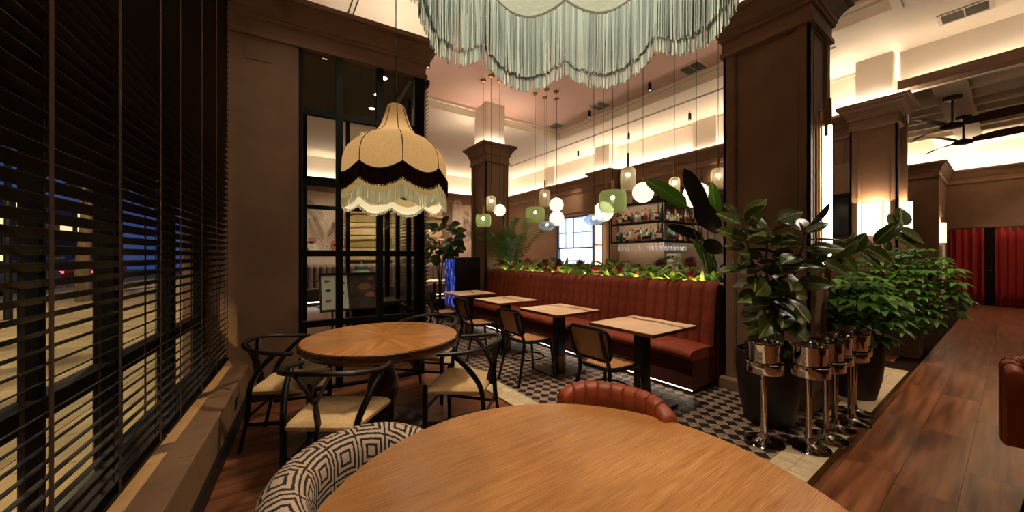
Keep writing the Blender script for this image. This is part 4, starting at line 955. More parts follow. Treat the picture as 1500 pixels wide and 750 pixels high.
def frond(L, n, m, wl=.2, dr=.5, nm='frond'):
    b = MB(); pts = [Vector((0, L*(u-.18*u*u), L*(.75*u-dr*1.15*u*u))) for u in [k/12 for k in range(13)]]
    b.tube(pts, [.006-.004*k/12 for k in range(13)], 5)
    for k in range(n):
        u = .18+.8*k/n; q = u*12; i = min(int(q), 11); p = pts[i].lerp(pts[i+1], q-i); tg = (pts[i+1]-pts[i]).normalized()
        for s in (-1, 1):
            ll = wl*L*(sin(pi*min(1, u*.95+.03))**.5); d = (tg*.75+Vector((s, 0, -.15))).normalized(); e = p+d*ll+Vector((0, 0, -.18*ll)); wv_ = tg*(.009*L); mid = p.lerp(e, .5)+Vector((0, 0, .03*ll))
            b.add([p, mid+wv_, e, mid-wv_], [(0, 1, 2, 3)] if s > 0 else [(3, 2, 1, 0)])
    return b.mesh(nm, m, False)
fr_ = frond(.24, 14, m_fern, .22, .4)
def head_mesh(m, r=.034):
    b = MB(); b.sphere((0, 0, 0), r*.6, 10, 6)
    for q in range(60):
        z = 1-2*(q+.5)/60*.8; a = q*2.4; d = Vector((cos(a)*(1-z*z)**.5, sin(a)*(1-z*z)**.5, z)); o_ = d.orthogonal()*.0035
        b.add([d*r*.5+o_, d*r*.5-o_, d*r*1.25], [(0, 1, 2)])
    return b.mesh('flower_head', m, False)
h1 = head_mesh(m_red); h2 = head_mesh(m_dred, .04)
gp = 'plants in the banquette planter'
def plant(kind, x, y, label, s=1.0):
    t = thing({'brom': 'bromeliad', 'phil': 'philodendron', 'alo': 'alocasia', 'fern': 'fern', 'red': 'red_flower', 'dred': 'red_flower'}[kind], label.replace('banquette planter', 'planter')+', %s from the broad column' % count(kind), 'flower' if 'red' in kind else 'plant', (x, y, 1.02), random.uniform(0, 6.28), {'brom': 'bromeliads', 'phil': 'philodendrons', 'alo': 'arrow-leafed plants', 'fern': 'ferns', 'red': 'bright red flowers', 'dred': 'dark red flowers'}[kind]+' in the banquette planter')
    if kind == 'brom':
        for q in range(11): put('leaf', bl_, t, M=orient((0, 0, .01), sph(q*2.4, .35+.09*q), (0, 0, 1), s*random.uniform(.8, 1.1)))
    elif kind in ('phil', 'alo'):
        n = 6 if kind == 'phil' else 4
        for q in range(n):
            d = sph(q*2.4, random.uniform(.7, 1.25)); L = random.uniform(.1, .26)*s; p = d*L
            MB().tube([(0, 0, 0), p*.5+Vector((0, 0, .02)), p], .004, 5).build('stalk', m_gstem, t)
            put('leaf', ph_ if kind == 'phil' else al_, t, M=orient(p, sph(q*2.4+random.uniform(-.4, .4), random.uniform(-.4, .5)), (0, 0, 1), s*random.uniform(.8, 1.1)))
    elif kind == 'fern':
        for q in range(8): put('frond', fr_, t, M=orient((0, 0, .01), sph(q*2.4, .2), (0, 0, 1), s*random.uniform(.8, 1.2)))
    else:
        H = random.uniform(.07, .16)*s; q = Vector((random.uniform(-.05, .05), random.uniform(-.05, .05), H))
        MB().tube([(0, 0, 0), q*.5+Vector((.01, 0, 0)), q], .004, 5).build('stalk', m_gstem, t)
        put('flower_head', h1 if kind == 'red' else h2, t, M=Matrix.Translation(q) @ Matrix.Diagonal((s, s, s, 1)))
random.seed(5)
lab = {'brom': 'lime green bromeliad lit from below in the banquette planter', 'phil': 'leafy green philodendron in the banquette planter', 'alo': 'dark arrow-leafed plant with pale veins in the banquette planter', 'fern': 'dark feathery fern in the banquette planter', 'red': 'bright red pincushion flower in the banquette planter', 'dred': 'dark red pincushion flower in the banquette planter'}
yy = 1.98; i = 0
seq = ['fern', 'brom', 'red', 'alo', 'brom', 'dred', 'phil', 'red', 'brom', 'fern', 'dred', 'phil', 'brom', 'red', 'alo', 'brom', 'dred', 'phil']
while yy < 6.4:
    k = seq[i % len(seq)]
    if k in ('brom',): plant(k, 4.19+random.uniform(-.02, .02), yy, lab[k], 1.15)
    elif 'red' in k:
        plant(k, 4.12+random.uniform(-.01, .02), yy, lab[k], 1.7); plant('dred' if k == 'red' else 'red', 4.2, yy+.05, lab['dred' if k == 'red' else 'red'], 1.9)
    else: plant(k, 4.33+random.uniform(-.04, .03), yy, lab[k], 1.5)
    if i % 2 == 0: plant('brom', 4.32, yy+.06, lab['brom'], 1.8)
    if i % 3 == 1: plant('phil', 4.38, yy+.03, lab['phil'], 1.3)
    yy += .125; i += 1
# red votive box among the planter flowers
vb = thing('candle_box', 'small red glass candle box on the planter edge', 'candle box', (4.13, 4.78, 1.0))
MB().box(-.045, .045, -.045, .045, .0, .085).build('stand', m_black, vb); MB().box(-.05, .05, -.05, .05, .085, .2).build('glass', mat('red_glass', '5a0c0c', .2), vb, bevel=.004); MB().frame(-.052, .052, .085, .205, .006, -.053, .053).build('rim', m_brass, vb)
# palm at the far end
m_palm = leafmat('palm_leaf', '3c7230', '5f9440', .45, '', .25); pf = frond(1.0, 20, m_palm, .34, .40)
t = thing('areca_palm', 'feathery palm rising at the far end of the planter', 'plant', (4.28, 6.22, 1.0))
for q, (az, s) in enumerate(((-.4, 1.05), (.4, .85), (1.1, 1.0), (1.9, .8), (2.7, .85), (3.3, .95), (3.9, .8), (4.6, 1.1), (5.3, 1.2), (-.8, .75), (2.2, .6))):
    el = (1.5, 1.1, .75)[q % 3]; put('frond', pf, t, M=orient((0, 0, .02), sph(az, el*.75), (0, 0, 1), s*1.3))
MB().lathe([(.03, 0), (.035, .1), (.02, .2)], 10, caps=True).build('stem', m_gstem, t, smooth=True)
# banana plant behind the right end of the banquette
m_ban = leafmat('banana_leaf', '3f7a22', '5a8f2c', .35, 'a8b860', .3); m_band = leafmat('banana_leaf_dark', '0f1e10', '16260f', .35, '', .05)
t = thing('banana_plant', 'tall banana plant with paddle leaves beside the broad column', 'plant', (4.28, 2.05, 1.0))
rv = Vector((.819, -.574, 0)); fv = Vector((.574, .819, 0)); UP = Vector((0, 0, 1))
def bp(px, py, dd=0): return rv*((px-1040)*.0081)+fv*dd+UP*(1.4-1.0-(py-375)*.0081)
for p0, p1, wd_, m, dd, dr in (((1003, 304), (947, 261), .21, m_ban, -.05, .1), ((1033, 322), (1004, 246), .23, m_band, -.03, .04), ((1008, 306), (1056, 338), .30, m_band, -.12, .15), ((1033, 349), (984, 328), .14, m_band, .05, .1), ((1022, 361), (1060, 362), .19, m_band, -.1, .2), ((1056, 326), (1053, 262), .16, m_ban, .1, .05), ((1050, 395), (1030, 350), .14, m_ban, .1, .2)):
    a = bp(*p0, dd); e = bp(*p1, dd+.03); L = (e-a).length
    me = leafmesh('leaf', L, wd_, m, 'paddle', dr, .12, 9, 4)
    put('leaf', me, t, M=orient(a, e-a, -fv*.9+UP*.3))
    MB().tube(smoothpath([(0, 0, 0), a*.5+UP*.06, a], 5), .009, 6).build('petiole', m_gstem, t, smooth=True)
# fiddle-leaf fig by the black kiosk
m_fig = leafmat('fig_leaf', '23401c', '3c6228', .3, '', .15); fg = leafmesh('leaf', .26, .22, m_fig, 'oval', .2, .2)
t = thing('fiddle_leaf_fig', 'fig tree behind the black kiosk', 'plant', (3.27, 7.55, 0)); pot(t, .2, .4)
for a in (0, 2.1, 4.2): MB().tube(smoothpath([(.02*cos(a), .02*sin(a), .35), (.04*cos(a), .04*sin(a), 1.0), (.16*cos(a), .16*sin(a), 1.75)], 4), .014, 8).build('trunk', m_stem, t, smooth=True)
for q in range(70):
    d = sph(q*2.4, math.asin(1-2*(q+.5)/70)); rr = random.uniform(.5, 1)
    put('leaf', fg, t, M=orient((d.x*.45*rr, d.y*.45*rr, 1.78+d.z*.42*rr), (d.x, d.y, d.z*.5-.1), (-.5, -.8, .7), random.uniform(.75, 1.05)))
# ================================================================ BAR
sh = thing('bottle_shelf', 'black steel corner shelf full of bottles above the back bar', 'shelf', (0, 0, 0))
b = MB()
for x, y in ((7.6, 6.2), (7.6, 4.72), (7.88, 6.2), (7.88, 5.0), (9.4, 4.72), (8.5, 4.72)): b.box(x-.015, x+.015, y-.015, y+.015, 1.72, 3.1)
b.box(7.585, 7.615, 4.72, 6.2, 3.07, 3.1).box(7.6, 9.4, 4.705, 4.735, 3.07, 3.1).box(7.585, 7.615, 4.72, 6.2, 2.7, 2.73).box(7.6, 9.4, 4.705, 4.735, 2.7, 2.73)
b.build('steel_frame', m_black, sh)
m_shelf = mat('shelf_board', '2a2420', .35)
LZ = (1.77, 2.24)
for z in LZ+(2.72,):
    MB().box(7.6, 7.9, 4.72, 6.2, z-.025, z).box(7.9, 9.4, 4.72, 5.0, z-.025, z).build('shelf_board', m_shelf, sh)
    MB().box(7.62, 7.632, 4.75, 6.18, z-.036, z-.026).box(7.64, 9.4, 4.74, 4.752, z-.036, z-.026).build('led_strip', emit('led_shelf', (1, .86, .64), 26), sh); MB().box(7.595, 7.605, 4.715, 6.2, z-.05, z+.004).box(7.6, 9.4, 4.715, 4.725, z-.05, z+.004).build('shelf_lip', m_black, sh)
MB().box(7.93, 7.96, 4.9, 6.2, .95, 2.72).build('back_panel', mat('shelf_back', '9a7f68', .7), sh)
MB().box(7.62, 7.88, 4.74, 6.18, 3.1, 3.12).build('canopy_board', m_white, sh)
for y in (5.1, 5.5, 5.9): MB().box(7.64, 7.86, y, y+.01, 1.725, 1.735).build('glass_rail', m_black, sh)
# bottles: four shapes, several colours
def bot(kind):
    pr = {0: [(.034, 0), (.036, .01), (.036, .19), (.03, .22), (.014, .245), (.013, .3), (.015, .31)], 1: [(.042, 0), (.044, .01), (.044, .14), (.036, .175), (.015, .195), (.014, .235), (.016, .245)],
          2: [(.03, 0), (.031, .01), (.034, .16), (.028, .21), (.012, .25), (.011, .33), (.013, .34)], 3: [(.04, 0), (.041, .01), (.05, .08), (.041, .15), (.016, .18), (.015, .225), (.018, .235)]}[kind]
    return pr
cols = {'brown': mat('bottle_brown', '4a230e', .12, spec=.8), 'green': mat('bottle_green', '1d4a2a', .12, spec=.8), 'clear': mat('bottle_clear', 'b8b4a4', .1, spec=.9), 'amber': mat('bottle_amber', 'a86a2e', .12, spec=.8), 'teal': mat('bottle_teal', '4f8a78', .12, spec=.8), 'pink': mat('bottle_pink', 'c98f78', .12, spec=.8)}
bme = {}; m_lab = [mat('label_cream', 'd8cdb4', .7), mat('label_dark', '33241c', .7), mat('label_red', '8a2a20', .7)]; m_cap = mat('bottle_cap', '1c1512', .4)
for k in range(4):
    pr = bot(k)
    for c, m in cols.items(): bme[k, c] = MB().lathe(pr, 14, caps=True).mesh('body', m, True)
    hh = pr[3][1]; r = max(p[0] for p in pr[1:3])
    for q in range(3): bme[k, 'lab', q] = MB().lathe([(r*1.02, hh*.25), (r*1.02, hh*.75)], 14).mesh('paper_label', m_lab[q], True)
    zt = pr[-1][1]; bme[k, 'cap'] = MB().lathe([(pr[-1][0], zt-.035), (pr[-1][0]*1.05, zt-.03), (pr[-1][0]*1.05, zt+.008)], 10, caps=True).mesh('cap', m_cap, True)
random.seed(9)
def bottle(x, y, z, where):
    k = random.randrange(4); c = random.choice(['clear', 'clear', 'clear', 'amber', 'brown', 'green', 'teal', 'pink', 'amber'])
    t = thing('bottle', '%s glass bottle on the %s, %s from the shelf corner' % (c, where, count(where)), 'bottle', (x, y, z), random.uniform(0, 6), '%s bottles on the %s' % (c, where)); s = random.uniform(.9, 1.15); t.scale = (s, s, s)
    put('body', bme[k, c], t); put('paper_label', bme[k, 'lab', random.randrange(3)], t); put('cap', bme[k, 'cap'], t)
for z, nm in zip(LZ, ('lower', 'upper')):
    y = 4.82
    while y < 6.14: bottle(7.68+random.uniform(0, .06), y, z, nm+' left-hand bar shelf'); y += random.uniform(.085, .115)
    x = 7.99
    while x < 9.3: bottle(x, 4.8+random.uniform(0, .06), z, nm+' right-hand bar shelf'); x += random.uniform(.1, .14)
    y = 4.9
    while y < 6.1: bottle(7.83, y, z, nm+' left-hand bar shelf, back row'); y += random.uniform(.14, .2)
m_wg = pane_mat('wine_glass', (.95, .97, 1), .02, 1, .3, (.85, .9, 1))
wgm = MB().lathe([(.034, 0), (.034, -.004), (.005, -.012), (.004, -.09), (.012, -.1), (.034, -.13), (.04, -.165), (.034, -.215)], 16).mesh('wine_glass', m_wg, True)
def wg(x, y, l, g): tag(put('wine_glass', wgm, None, loc=(x, y, 1.742)), l, 'wine glass', g)
for y in (4.95, 5.05, 5.15, 5.42, 5.75, 5.84, 5.93, 6.03): wg(7.7, y, 'wine glass hanging upside down under the left-hand bar shelf, %s from the shelf corner' % count('wl'), 'glasses under the left-hand shelf')
for k in range(11): wg(7.72+k*.11, 4.84, 'wine glass hanging upside down under the right-hand bar shelf, %s from the shelf corner' % nth(k), 'glasses under the right-hand shelf')
bc = thing('back_bar', 'back bar counter under the bottle shelves', 'counter', (0, 0, 0))
MB().box(7.5, 9.45, 2.7, 6.15, 0, .9).build('cabinet', m_taupe, bc); MB().box(7.45, 9.47, 2.65, 6.18, .9, .95).build('worktop', mat('steel_top', '9aa4b0', .25, .8), bc)
gb = thing('gauge_box', 'small white box with two dark round gauges behind the planter', 'appliance', (7.7, 4.5, .95))
MB().box(-.12, .12, -.1, .1, 0, .5).build('body', m_white, gb, bevel=.01)
for s in (-1, 1): MB().lathe([(.001, .012), (.035, .012), (.035, 0)], 16).build('gauge', m_black, gb, M=Matrix.Translation((-.12, s*.05, .42)) @ Matrix.Rotation(-pi/2, 4, 'Y'))
gt = thing('glass_jar', 'dark green glass jar on the back bar by the banana plant', 'jar', (7.9, 3.75, .95)); MB().lathe([(.08, 0), (.1, .02), (.1, .32), (.06, .4), (.06, .44)], 20, caps=True).build('body', cols['green'], gt, smooth=True); MB().lathe([(.065, .44), (.065, .48), (.02, .5)], 16, caps=True).build('lid', m_chrome, gt, smooth=True)
struct(MB().box(8.62, 8.63, 1.7, 2.5, 1, 2).build('wall_niche', m_black), 'dark niche in the wall beyond the broad column')
tv = thing('wall_screen', 'dark framed screen on the wall between the broad column and the fan-side column', 'screen', (8.5, 2.05, 0)); MB().box(-.03, 0, -.38, .38, 1.75, 2.5).build('bezel', m_black, tv); MB().box(-.033, -.03, -.36, .36, 1.77, 2.48).build('glass', mat('screen_black', '0a0908', .15), tv); MB().box(-.04, 0, -.4, .4, 2.52, 3.05).build('panel', mat('shelf_back', '9a7f68'), tv)

# ---- kitchen hatch
m_hf = mat('hatch_frame', '2a3550', .5)
b = MB(); hy0, hy1 = 7.4, 9.3
b.box(8.47, 8.6, hy0, hy0+.05, 1.1, 2.74).box(8.47, 8.6, hy1-.05, hy1, 1.1, 2.74).box(8.47, 8.6, hy0, hy1, 2.69, 2.74).box(8.47, 8.6, hy0, hy1, 1.64, 1.69).box(8.47, 8.6, hy0, hy1, 1.1, 1.14)
for k in range(1, 5): b.box(8.52, 8.55, hy0+k*.38-.01, hy0+k*.38+.01, 1.69, 2.69)
b.box(8.52, 8.55, hy0, hy1, 2.18, 2.2)
w8 = struct(b.build('window_8', m_hf), 'kitchen hatch window with small frosted panes')
m_fro = pane_mat('frosted_pane', (.85, .92, 1), .3, .6, .75, (.85, .92, 1))
for k in range(5):
    for z0, z1 in ((1.69, 2.18), (2.2, 2.69)): MB().box(8.53, 8.536, hy0+k*.38+.02, hy0+k*.38+.36, z0, z1).build('pane', m_fro, w8)
m_kit = mat('kitchen_white', 'd5e0ee', .6)
struct(MB().box(11.0, 11.1, 6.6, 10.2, 0, 3.0).box(8.62, 11, 10.1, 10.2, 0, 3).box(8.62, 11, 6.5, 6.6, 0, 3).box(8.62, 11, 6.6, 10.1, 3.0, 3.1).build('wall_kitchen', m_kit), 'bluish white kitchen behind the hatch')
kl = thing('kitchen_light', 'fluorescent panel on the kitchen ceiling behind the hatch', 'light panel', (9.8, 8.4, 3.0)); MB().box(-.6, .6, -.6, .6, -.04, 0).build('housing', m_kit, kl); MB().box(-.57, .57, -.57, .57, -.045, -.04).build('diffuser', emit('fluorescent', (.78, .89, 1), 42), kl)
ks = thing('kitchen_counter', 'steel kitchen counter seen through the hatch', 'counter', (10.4, 8.4, 0)); MB().box(-.35, .35, -1.4, 1.4, .85, .9).build('worktop', m_chrome, ks); MB().box(-.33, .33, -1.38, 1.38, 0, .85).build('cabinet', m_kit, ks); MB().box(-.1, .33, -1.3, -.5, .9, 1.35).build('oven', m_chrome, ks)

# ================================================================ VESTIBULE AND FAR ROOM
ms = thing('menu_stand', 'black lectern showing an open illustrated menu behind the glazing', 'menu stand', WP(.44, 5.25), WZ+R(4))
for s in (-1, 1): MB().tube([(s*.2, .05, 0), (s*.2, .08, .76)], .012, 8).build('leg', m_black, ms)
TM = Matrix.Translation((0, 0, .92)) @ Matrix.Rotation(R(-22), 4, 'X')
MB().box(-.34, .34, .0, .03, -.24, .24).frame(-.36, .36, -.26, .26, .02, -.015, .035).build('frame', m_black, ms, M=TM)
p1 = MB().box(-.335, -.02, -.004, 0, -.235, .235).build('page', mat('menu_page', 'e2e6d4', .7), ms, M=TM)
p2 = MB().box(.0, .335, -.004, 0, -.235, .235).build('page', mat('menu_photo', '2a2a26', .6, var=(9, '5a3a2a', 5)), ms, M=TM)
m_dish = [mat('dish_a', '8a5a3a', .6), mat('dish_b', '3a3a34', .6), mat('dish_c', 'b06a4a', .6)]
for k, (x, z, r) in enumerate(((-.27, .15, .035), (-.26, .02, .035), (-.26, -.12, .035), (-.09, .12, .04), (-.1, -.02, .035))): MB().lathe([(.001, 0), (r, 0), (r*1.05, .003)], 16, caps=True).build('dish_photo', m_dish[k % 3], p1, M=Matrix.Translation((x, -.005, z)) @ Matrix.Rotation(pi/2, 4, 'X') @ Matrix.Diagonal((1, .5, 1, 1)))
for k, (x, z, r) in enumerate(((.2, .06, .08), (.26, -.06, .06), (.2, -.13, .07), (.28, .17, .04))): MB().lathe([(.001, 0), (r, 0), (r*1.05, .003)], 16, caps=True).build('dish_photo', m_dish[(k*2) % 3], p2, M=Matrix.Translation((x, -.005, z)) @ Matrix.Rotation(pi/2, 4, 'X') @ Matrix.Diagonal((1, .6, 1, 1)))
cb = thing('console_cabinet', 'low black console behind the glazing carrying the ginger jar', 'cabinet', WP(.78, 5.55), WZ); MB().box(-.3, .34, -.25, .25, .08, .72).build('body', m_blackwood, cb); MB().box(-.33, .36, -.28, .28, .72, .75).build('top', m_blackwood, cb, bevel=.005)
for s in (-1, 1): MB().box(-.28+.3*(s+1), -.24+.3*(s+1), -.2, .2, 0, .08).build('foot', m_blackwood, cb)
MB().box(.0, .004, -.253, -.25, .1, .7).build('door_gap', m_black, cb)
gj = thing('ginger_jar', 'tall celadon ginger jar with dark floral painting and a lid', 'jar', WP(.62, 5.5, .75), 0)
def jar_mat():
    m, nt, b = nodes('celadon'); N = nt.nodes.new; L = nt.links.new; tc = N('ShaderNodeTexCoord'); v = N('ShaderNodeTexVoronoi'); v.inputs['Scale'].default_value = 11; n = N('ShaderNodeTexNoise'); n.inputs['Scale'].default_value = 5
    L(tc.outputs['Object'], v.inputs[0]); L(tc.outputs['Object'], n.inputs[0]); mu = N('ShaderNodeMath'); mu.operation = 'MULTIPLY'; L(v.outputs[0], mu.inputs[0]); L(n.outputs[0], mu.inputs[1])
    rp = ramp(nt, [(.06, '1e2a38'), (.11, '9fb0a0')]); L(mu.outputs[0], rp.inputs[0]); L(rp.outputs[0], b.inputs[0]); b.inputs['Roughness'].default_value = .2; return m
MB().lathe([(.09, 0), (.1, .01), (.125, .2), (.14, .36), (.13, .42), (.08, .45), (.07, .47)], 28, caps=True).build('body', jar_mat(), gj, smooth=True)
MB().lathe([(.085, .46), (.085, .5), (.05, .53), (.02, .54), (.02, .56), (.001, .57)], 24, caps=True).build('lid', mat('celadon_lid', '8a9a8a', .25), gj, smooth=True)
# mural on the far wall
mu = thing('mural', 'pale pink mural of grey palms on the far wall', 'mural', (0, 12.985, 0))
MB().box(.6, 5.4, -.01, 0, .9, 3.5).box(6.15, 8.3, -.01, 0, .9, 3.5).build('panel', mat('mural_ground', 'cfb8a6', .8, var=(1.2, 'b59a88', 5)), mu)
m_mp = [mat('mural_grey', '6a5a4e', .8), mat('mural_brown', '4a3a2e', .8), mat('mural_pale', 'd9cbb8', .8), mat('mural_teal', '6a7f80', .8)]
mfm = [frond(1.2, 20, m, .24, .5, 'painted_palm') for m in m_mp[:3]]
random.seed(4)
for q in range(34):
    x = random.choice((random.uniform(1.1, 3.2), random.uniform(6.2, 8.1))); z = random.uniform(1.2, 2.7); a = random.uniform(.3, 2.8)
    M = Matrix.Translation((x, -.014-.0005*q, z)) @ Matrix(((1, 0, 0, 0), (0, 0, -.02, 0), (0, 1, 0, 0), (0, 0, 0, 1))) @ Matrix.Rotation(a-pi/2, 4, 'Z') @ Matrix.Diagonal((1, 1, .02, 1))
    put('painted_palm', mfm[q % 3], mu, M=M)
for q in range(10): MB().lathe([(.001, 0), (.14, 0), (.1, .004)], 9, caps=True).build('painted_flower', mat('mural_rose', 'a86a62', .8) if q % 3 == 0 else m_mp[2], mu, M=Matrix.Translation((random.uniform(1, 2.6), -.04, random.uniform(1.2, 1.9))) @ Matrix.Rotation(pi/2, 4, 'X'))
# curved banded screen
bs = thing('banded_screen', 'curved screen of stacked pale wooden bands before the far wall', 'screen', (3.9, 12.95, 0))
m_bw = [mat('band_pale', 'd8bd8e', .5, var=(4, 'c9a974', 3)), mat('band_olive', 'a8925a', .5, var=(4, '94804e', 3))]
for k in range(5):
    z0 = 1.25+k*.42; pts = lambda r: [(1.75*r*cos(a), -.75*r*sin(a)) for a in [pi*q/24 for q in range(25)]]
    MB().loft([[(x, y, z0) for x, y in pts(.97)], [(x, y, z0+.02) for x, y in pts(1)], [(x, y, z0+.3) for x, y in pts(1)], [(x, y, z0+.32) for x, y in pts(.97)]], caps=False, closed=False).build('band', m_bw[k % 2], bs, smooth=True)
    MB().loft([[(x, y, z0+.33) for x, y in pts(1.06)], [(x, y, z0+.4) for x, y in pts(1.06)]], caps=False, closed=False).build('shelf_lip', m_bw[0], bs, smooth=True)
MB().loft([[(1.66*cos(a), -.7*sin(a), z) for a in [pi*q/24 for q in range(25)]] for z in (0, 3.4)], caps=False, closed=False).build('core', m_taupe, bs)
# far banquette
fb = thing('banquette', 'grey channel-back banquette under the mural beyond the vestibule', 'banquette', (0, 0, 0)); m_gv = mat('mauve_velvet', '6f5a54', .8, sheen=.4)
MB().box(.42, 5.5, 11.2, 11.75, .12, .46).build('seat', mat('mauve_velvet_dark', '4a3a36', .8), fb, bevel=.03); MB().box(.42, 5.5, 11.3, 11.9, 0, .12).build('plinth', m_black, fb); MB().box(.44, 5.48, 11.22, 11.235, .09, .115).build('led_strip', m_led, fb)
cm2 = MB().grid(lambda u, v: (u*.16, .0-.05*(max(0, 1-(2*u-1)**2)**.5)*(1 if v < .9 else (1-v)*10)+(.1 if v > .95 else 0), .44+.72*min(1, v*1.02)), 6, 10).mesh('channel', m_gv, True, 80)
for k in range(31): put('channel', cm2, fb, loc=(.5+k*.16, 11.75, 0))
MB().box(.42, 5.5, 11.76, 11.9, .12, 1.12).build('back_panel', m_gv, fb)
dt = thing('dining_table', 'small wooden table by the grey banquette beyond the vestibule', 'table', (1.35, 10.9, 0)); MB().box(-.35, .35, -.35, .35, .72, .75).build('tabletop', m_venedge, dt); MB().box(-.04, .04, -.04, .04, .02, .72).box(-.2, .2, -.2, .2, 0, .02).build('pedestal', m_black, dt)
rc_ = thing('side_chair', 'red seated chair beyond the vestibule', 'chair', (1.75, 10.3, 0), R(20)); MB().box(-.21, .21, -.21, .21, .42, .48).build('seat', mat('red_cloth', '7a1712', .8), rc_, bevel=.02); MB().box(-.2, .2, -.23, -.19, .5, .85).build('backrest', MATS['red_cloth'], rc_, bevel=.015)
for sx in (-1, 1):
    for sy in (-1, 1): MB().tube([(sx*.18, sy*.18, .42), (sx*.2, sy*.2, 0)], .012, 8).build('leg', m_black, rc_)
wc = thing('shell_chair', 'pale grey shell chair beyond the cane chairs', 'chair', (3.0, 8.55, 0), R(60)); b = MB(); shell(b, R(-95), R(95), 20, lambda a: .82-.2*(abs(a)/1.66)**2, .22, .28, .42, per=.1); b.build('shell', mat('pale_shell', 'a8a8ac', .6), wc, smooth=True)
MB().lathe([(.001, .4), (.24, .4), (.25, .44), (.2, .47), (.001, .47)], 24).build('seat', MATS['pale_shell'], wc, smooth=True)
for sx in (-1, 1):
    for sy in (-1, 1): MB().tube([(sx*.14, sy*.14, .41), (sx*.2, sy*.2, 0)], .012, 8).build('leg', m_black, wc)
wt = thing('dining_table', 'white topped table beside the pale shell chair', 'table', (3.7, 8.9, 0)); MB().lathe([(.001, .72), (.4, .72), (.41, .74), (.4, .75), (.001, .75)], 32).build('tabletop', m_white, wt, smooth=True); MB().lathe([(.04, .72), (.04, .03), (.22, .02), (.22, 0)], 20, caps=True).build('pedestal', m_black, wt)
# black kiosk with a blue screen on its side
kk = thing('display_kiosk', 'black box kiosk with a glowing blue screen on its left side', 'kiosk', (3.48, 6.85, 0)); MB().box(-.29, .29, -.28, .25, 0, 1.37).build('body', mat('kiosk_black', '060606', .35), kk, bevel=.006)
def scr():
    m, nt, b = nodes('blue_screen'); N = nt.nodes.new; L = nt.links.new; tc = N('ShaderNodeTexCoord'); n = N('ShaderNodeTexNoise'); n.inputs['Scale'].default_value = 9; mp = N('ShaderNodeMapping'); mp.inputs['Scale'].default_value = (1, 3, .8)
    L(tc.outputs['Object'], mp.inputs[0]); L(mp.outputs[0], n.inputs[0]); rp = ramp(nt, [(.45, (.001, .002, .02)), (.6, (.02, .08, .7)), (.72, (.5, .7, 1))]); L(n.outputs[0], rp.inputs[0]); L(rp.outputs[0], b.inputs['Emission Color']); b.inputs['Emission Strength'].default_value = .4; b.inputs['Base Color'].default_value = (.01, .01, .02, 1); return m
MB().box(-.296, -.29, -.25, .22, .35, 1.33).build('screen', scr(), kk)

# ================================================================ AISLE END
m_cur = mat('red_velvet_curtain', '8a0f0c', .8, sheen=.5)
def curtain(label, y0, y1):
    n = int(abs(y1-y0)/.13)*6
    f = lambda u, v: (16.6+.045*sin(u*n/6*2*pi)+.015*sin(u*17), y0+(y1-y0)*u, .02+2.17*v)
    o = MB().grid(f, n, 6).build('curtain', m_cur, None, smooth=True, ang=180)
    so = o.modifiers.new('thickness', 'SOLIDIFY'); so.thickness = .006
    return tag(o, label, 'curtain', 'red curtains')
curtain('red velvet curtain left of the dark gap', 1.08, .48); curtain('red velvet curtain right of the dark gap', .30, -2.35)
d2 = struct(MB().box(16.78, 16.84, -2.4, 1.12, 0, 2.2).build('door_2', m_blackwood), 'dark double door behind the red curtains'); MB().lathe([(.025, 0), (.025, .04)], 12, caps=True).build('door_handle', m_brass, d2, M=Matrix.Translation((16.78, .38, 1.0)) @ Matrix.Rotation(-pi/2, 4, 'Y'))
struct(MB().tube([(16.6, -2.4, 2.2), (16.6, 1.1, 2.2)], .015, 8).build('trim_12', m_black), 'black curtain rail')
d3 = struct(MB().box(14.84, 15.6, 1.1, 1.148, .02, 1.72).build('door_3', m_cream), 'narrow pale door at the aisle end'); MB().box(14.9, 14.94, 1.06, 1.1, .95, 1.02).build('door_handle', m_black, d3)
ac = thing('spindle_chair', 'black spindle-backed armchair beyond the umbrella plants', 'chair', (11.3, 1.25, 0), R(100))
MB().box(-.24, .24, -.22, .22, .42, .46).build('seat', m_blackwood, ac, bevel=.015)
pts = [(.3*cos(a), -.28*sin(a), .82+.04*sin(a)) for a in [pi*k/14 for k in range(15)]]; MB().tube(pts, .014, 8).build('top_rail', m_blackwood, ac, smooth=True)
for k in range(1, 14): MB().tube([(pts[k][0]*.78, pts[k][1]*.76, .45), pts[k]], .006, 6).build('spindle', m_blackwood, ac)
for sx in (-1, 1):
    for sy in (-1, 1): MB().tube([(sx*.2, sy*.18, .43), (sx*.23, sy*.22, 0)], .014, 8).build('leg', m_blackwood, ac)
ol = thing('wall_socket', 'black wall socket on the front of the window bench', 'socket', WP(-.535, 3.55, .22), WZ); MB().box(0, .008, -.04, .04, -.04, .04).build('plate', m_black, ol, bevel=.003); MB().lathe([(.02, 0), (.02, .004)], 16, caps=True).build('outlet', mat('socket_grey', '3a3632', .5), ol, M=Matrix.Translation((.008, 0, 0)) @ Matrix.Rotation(pi/2, 4, 'Y'))

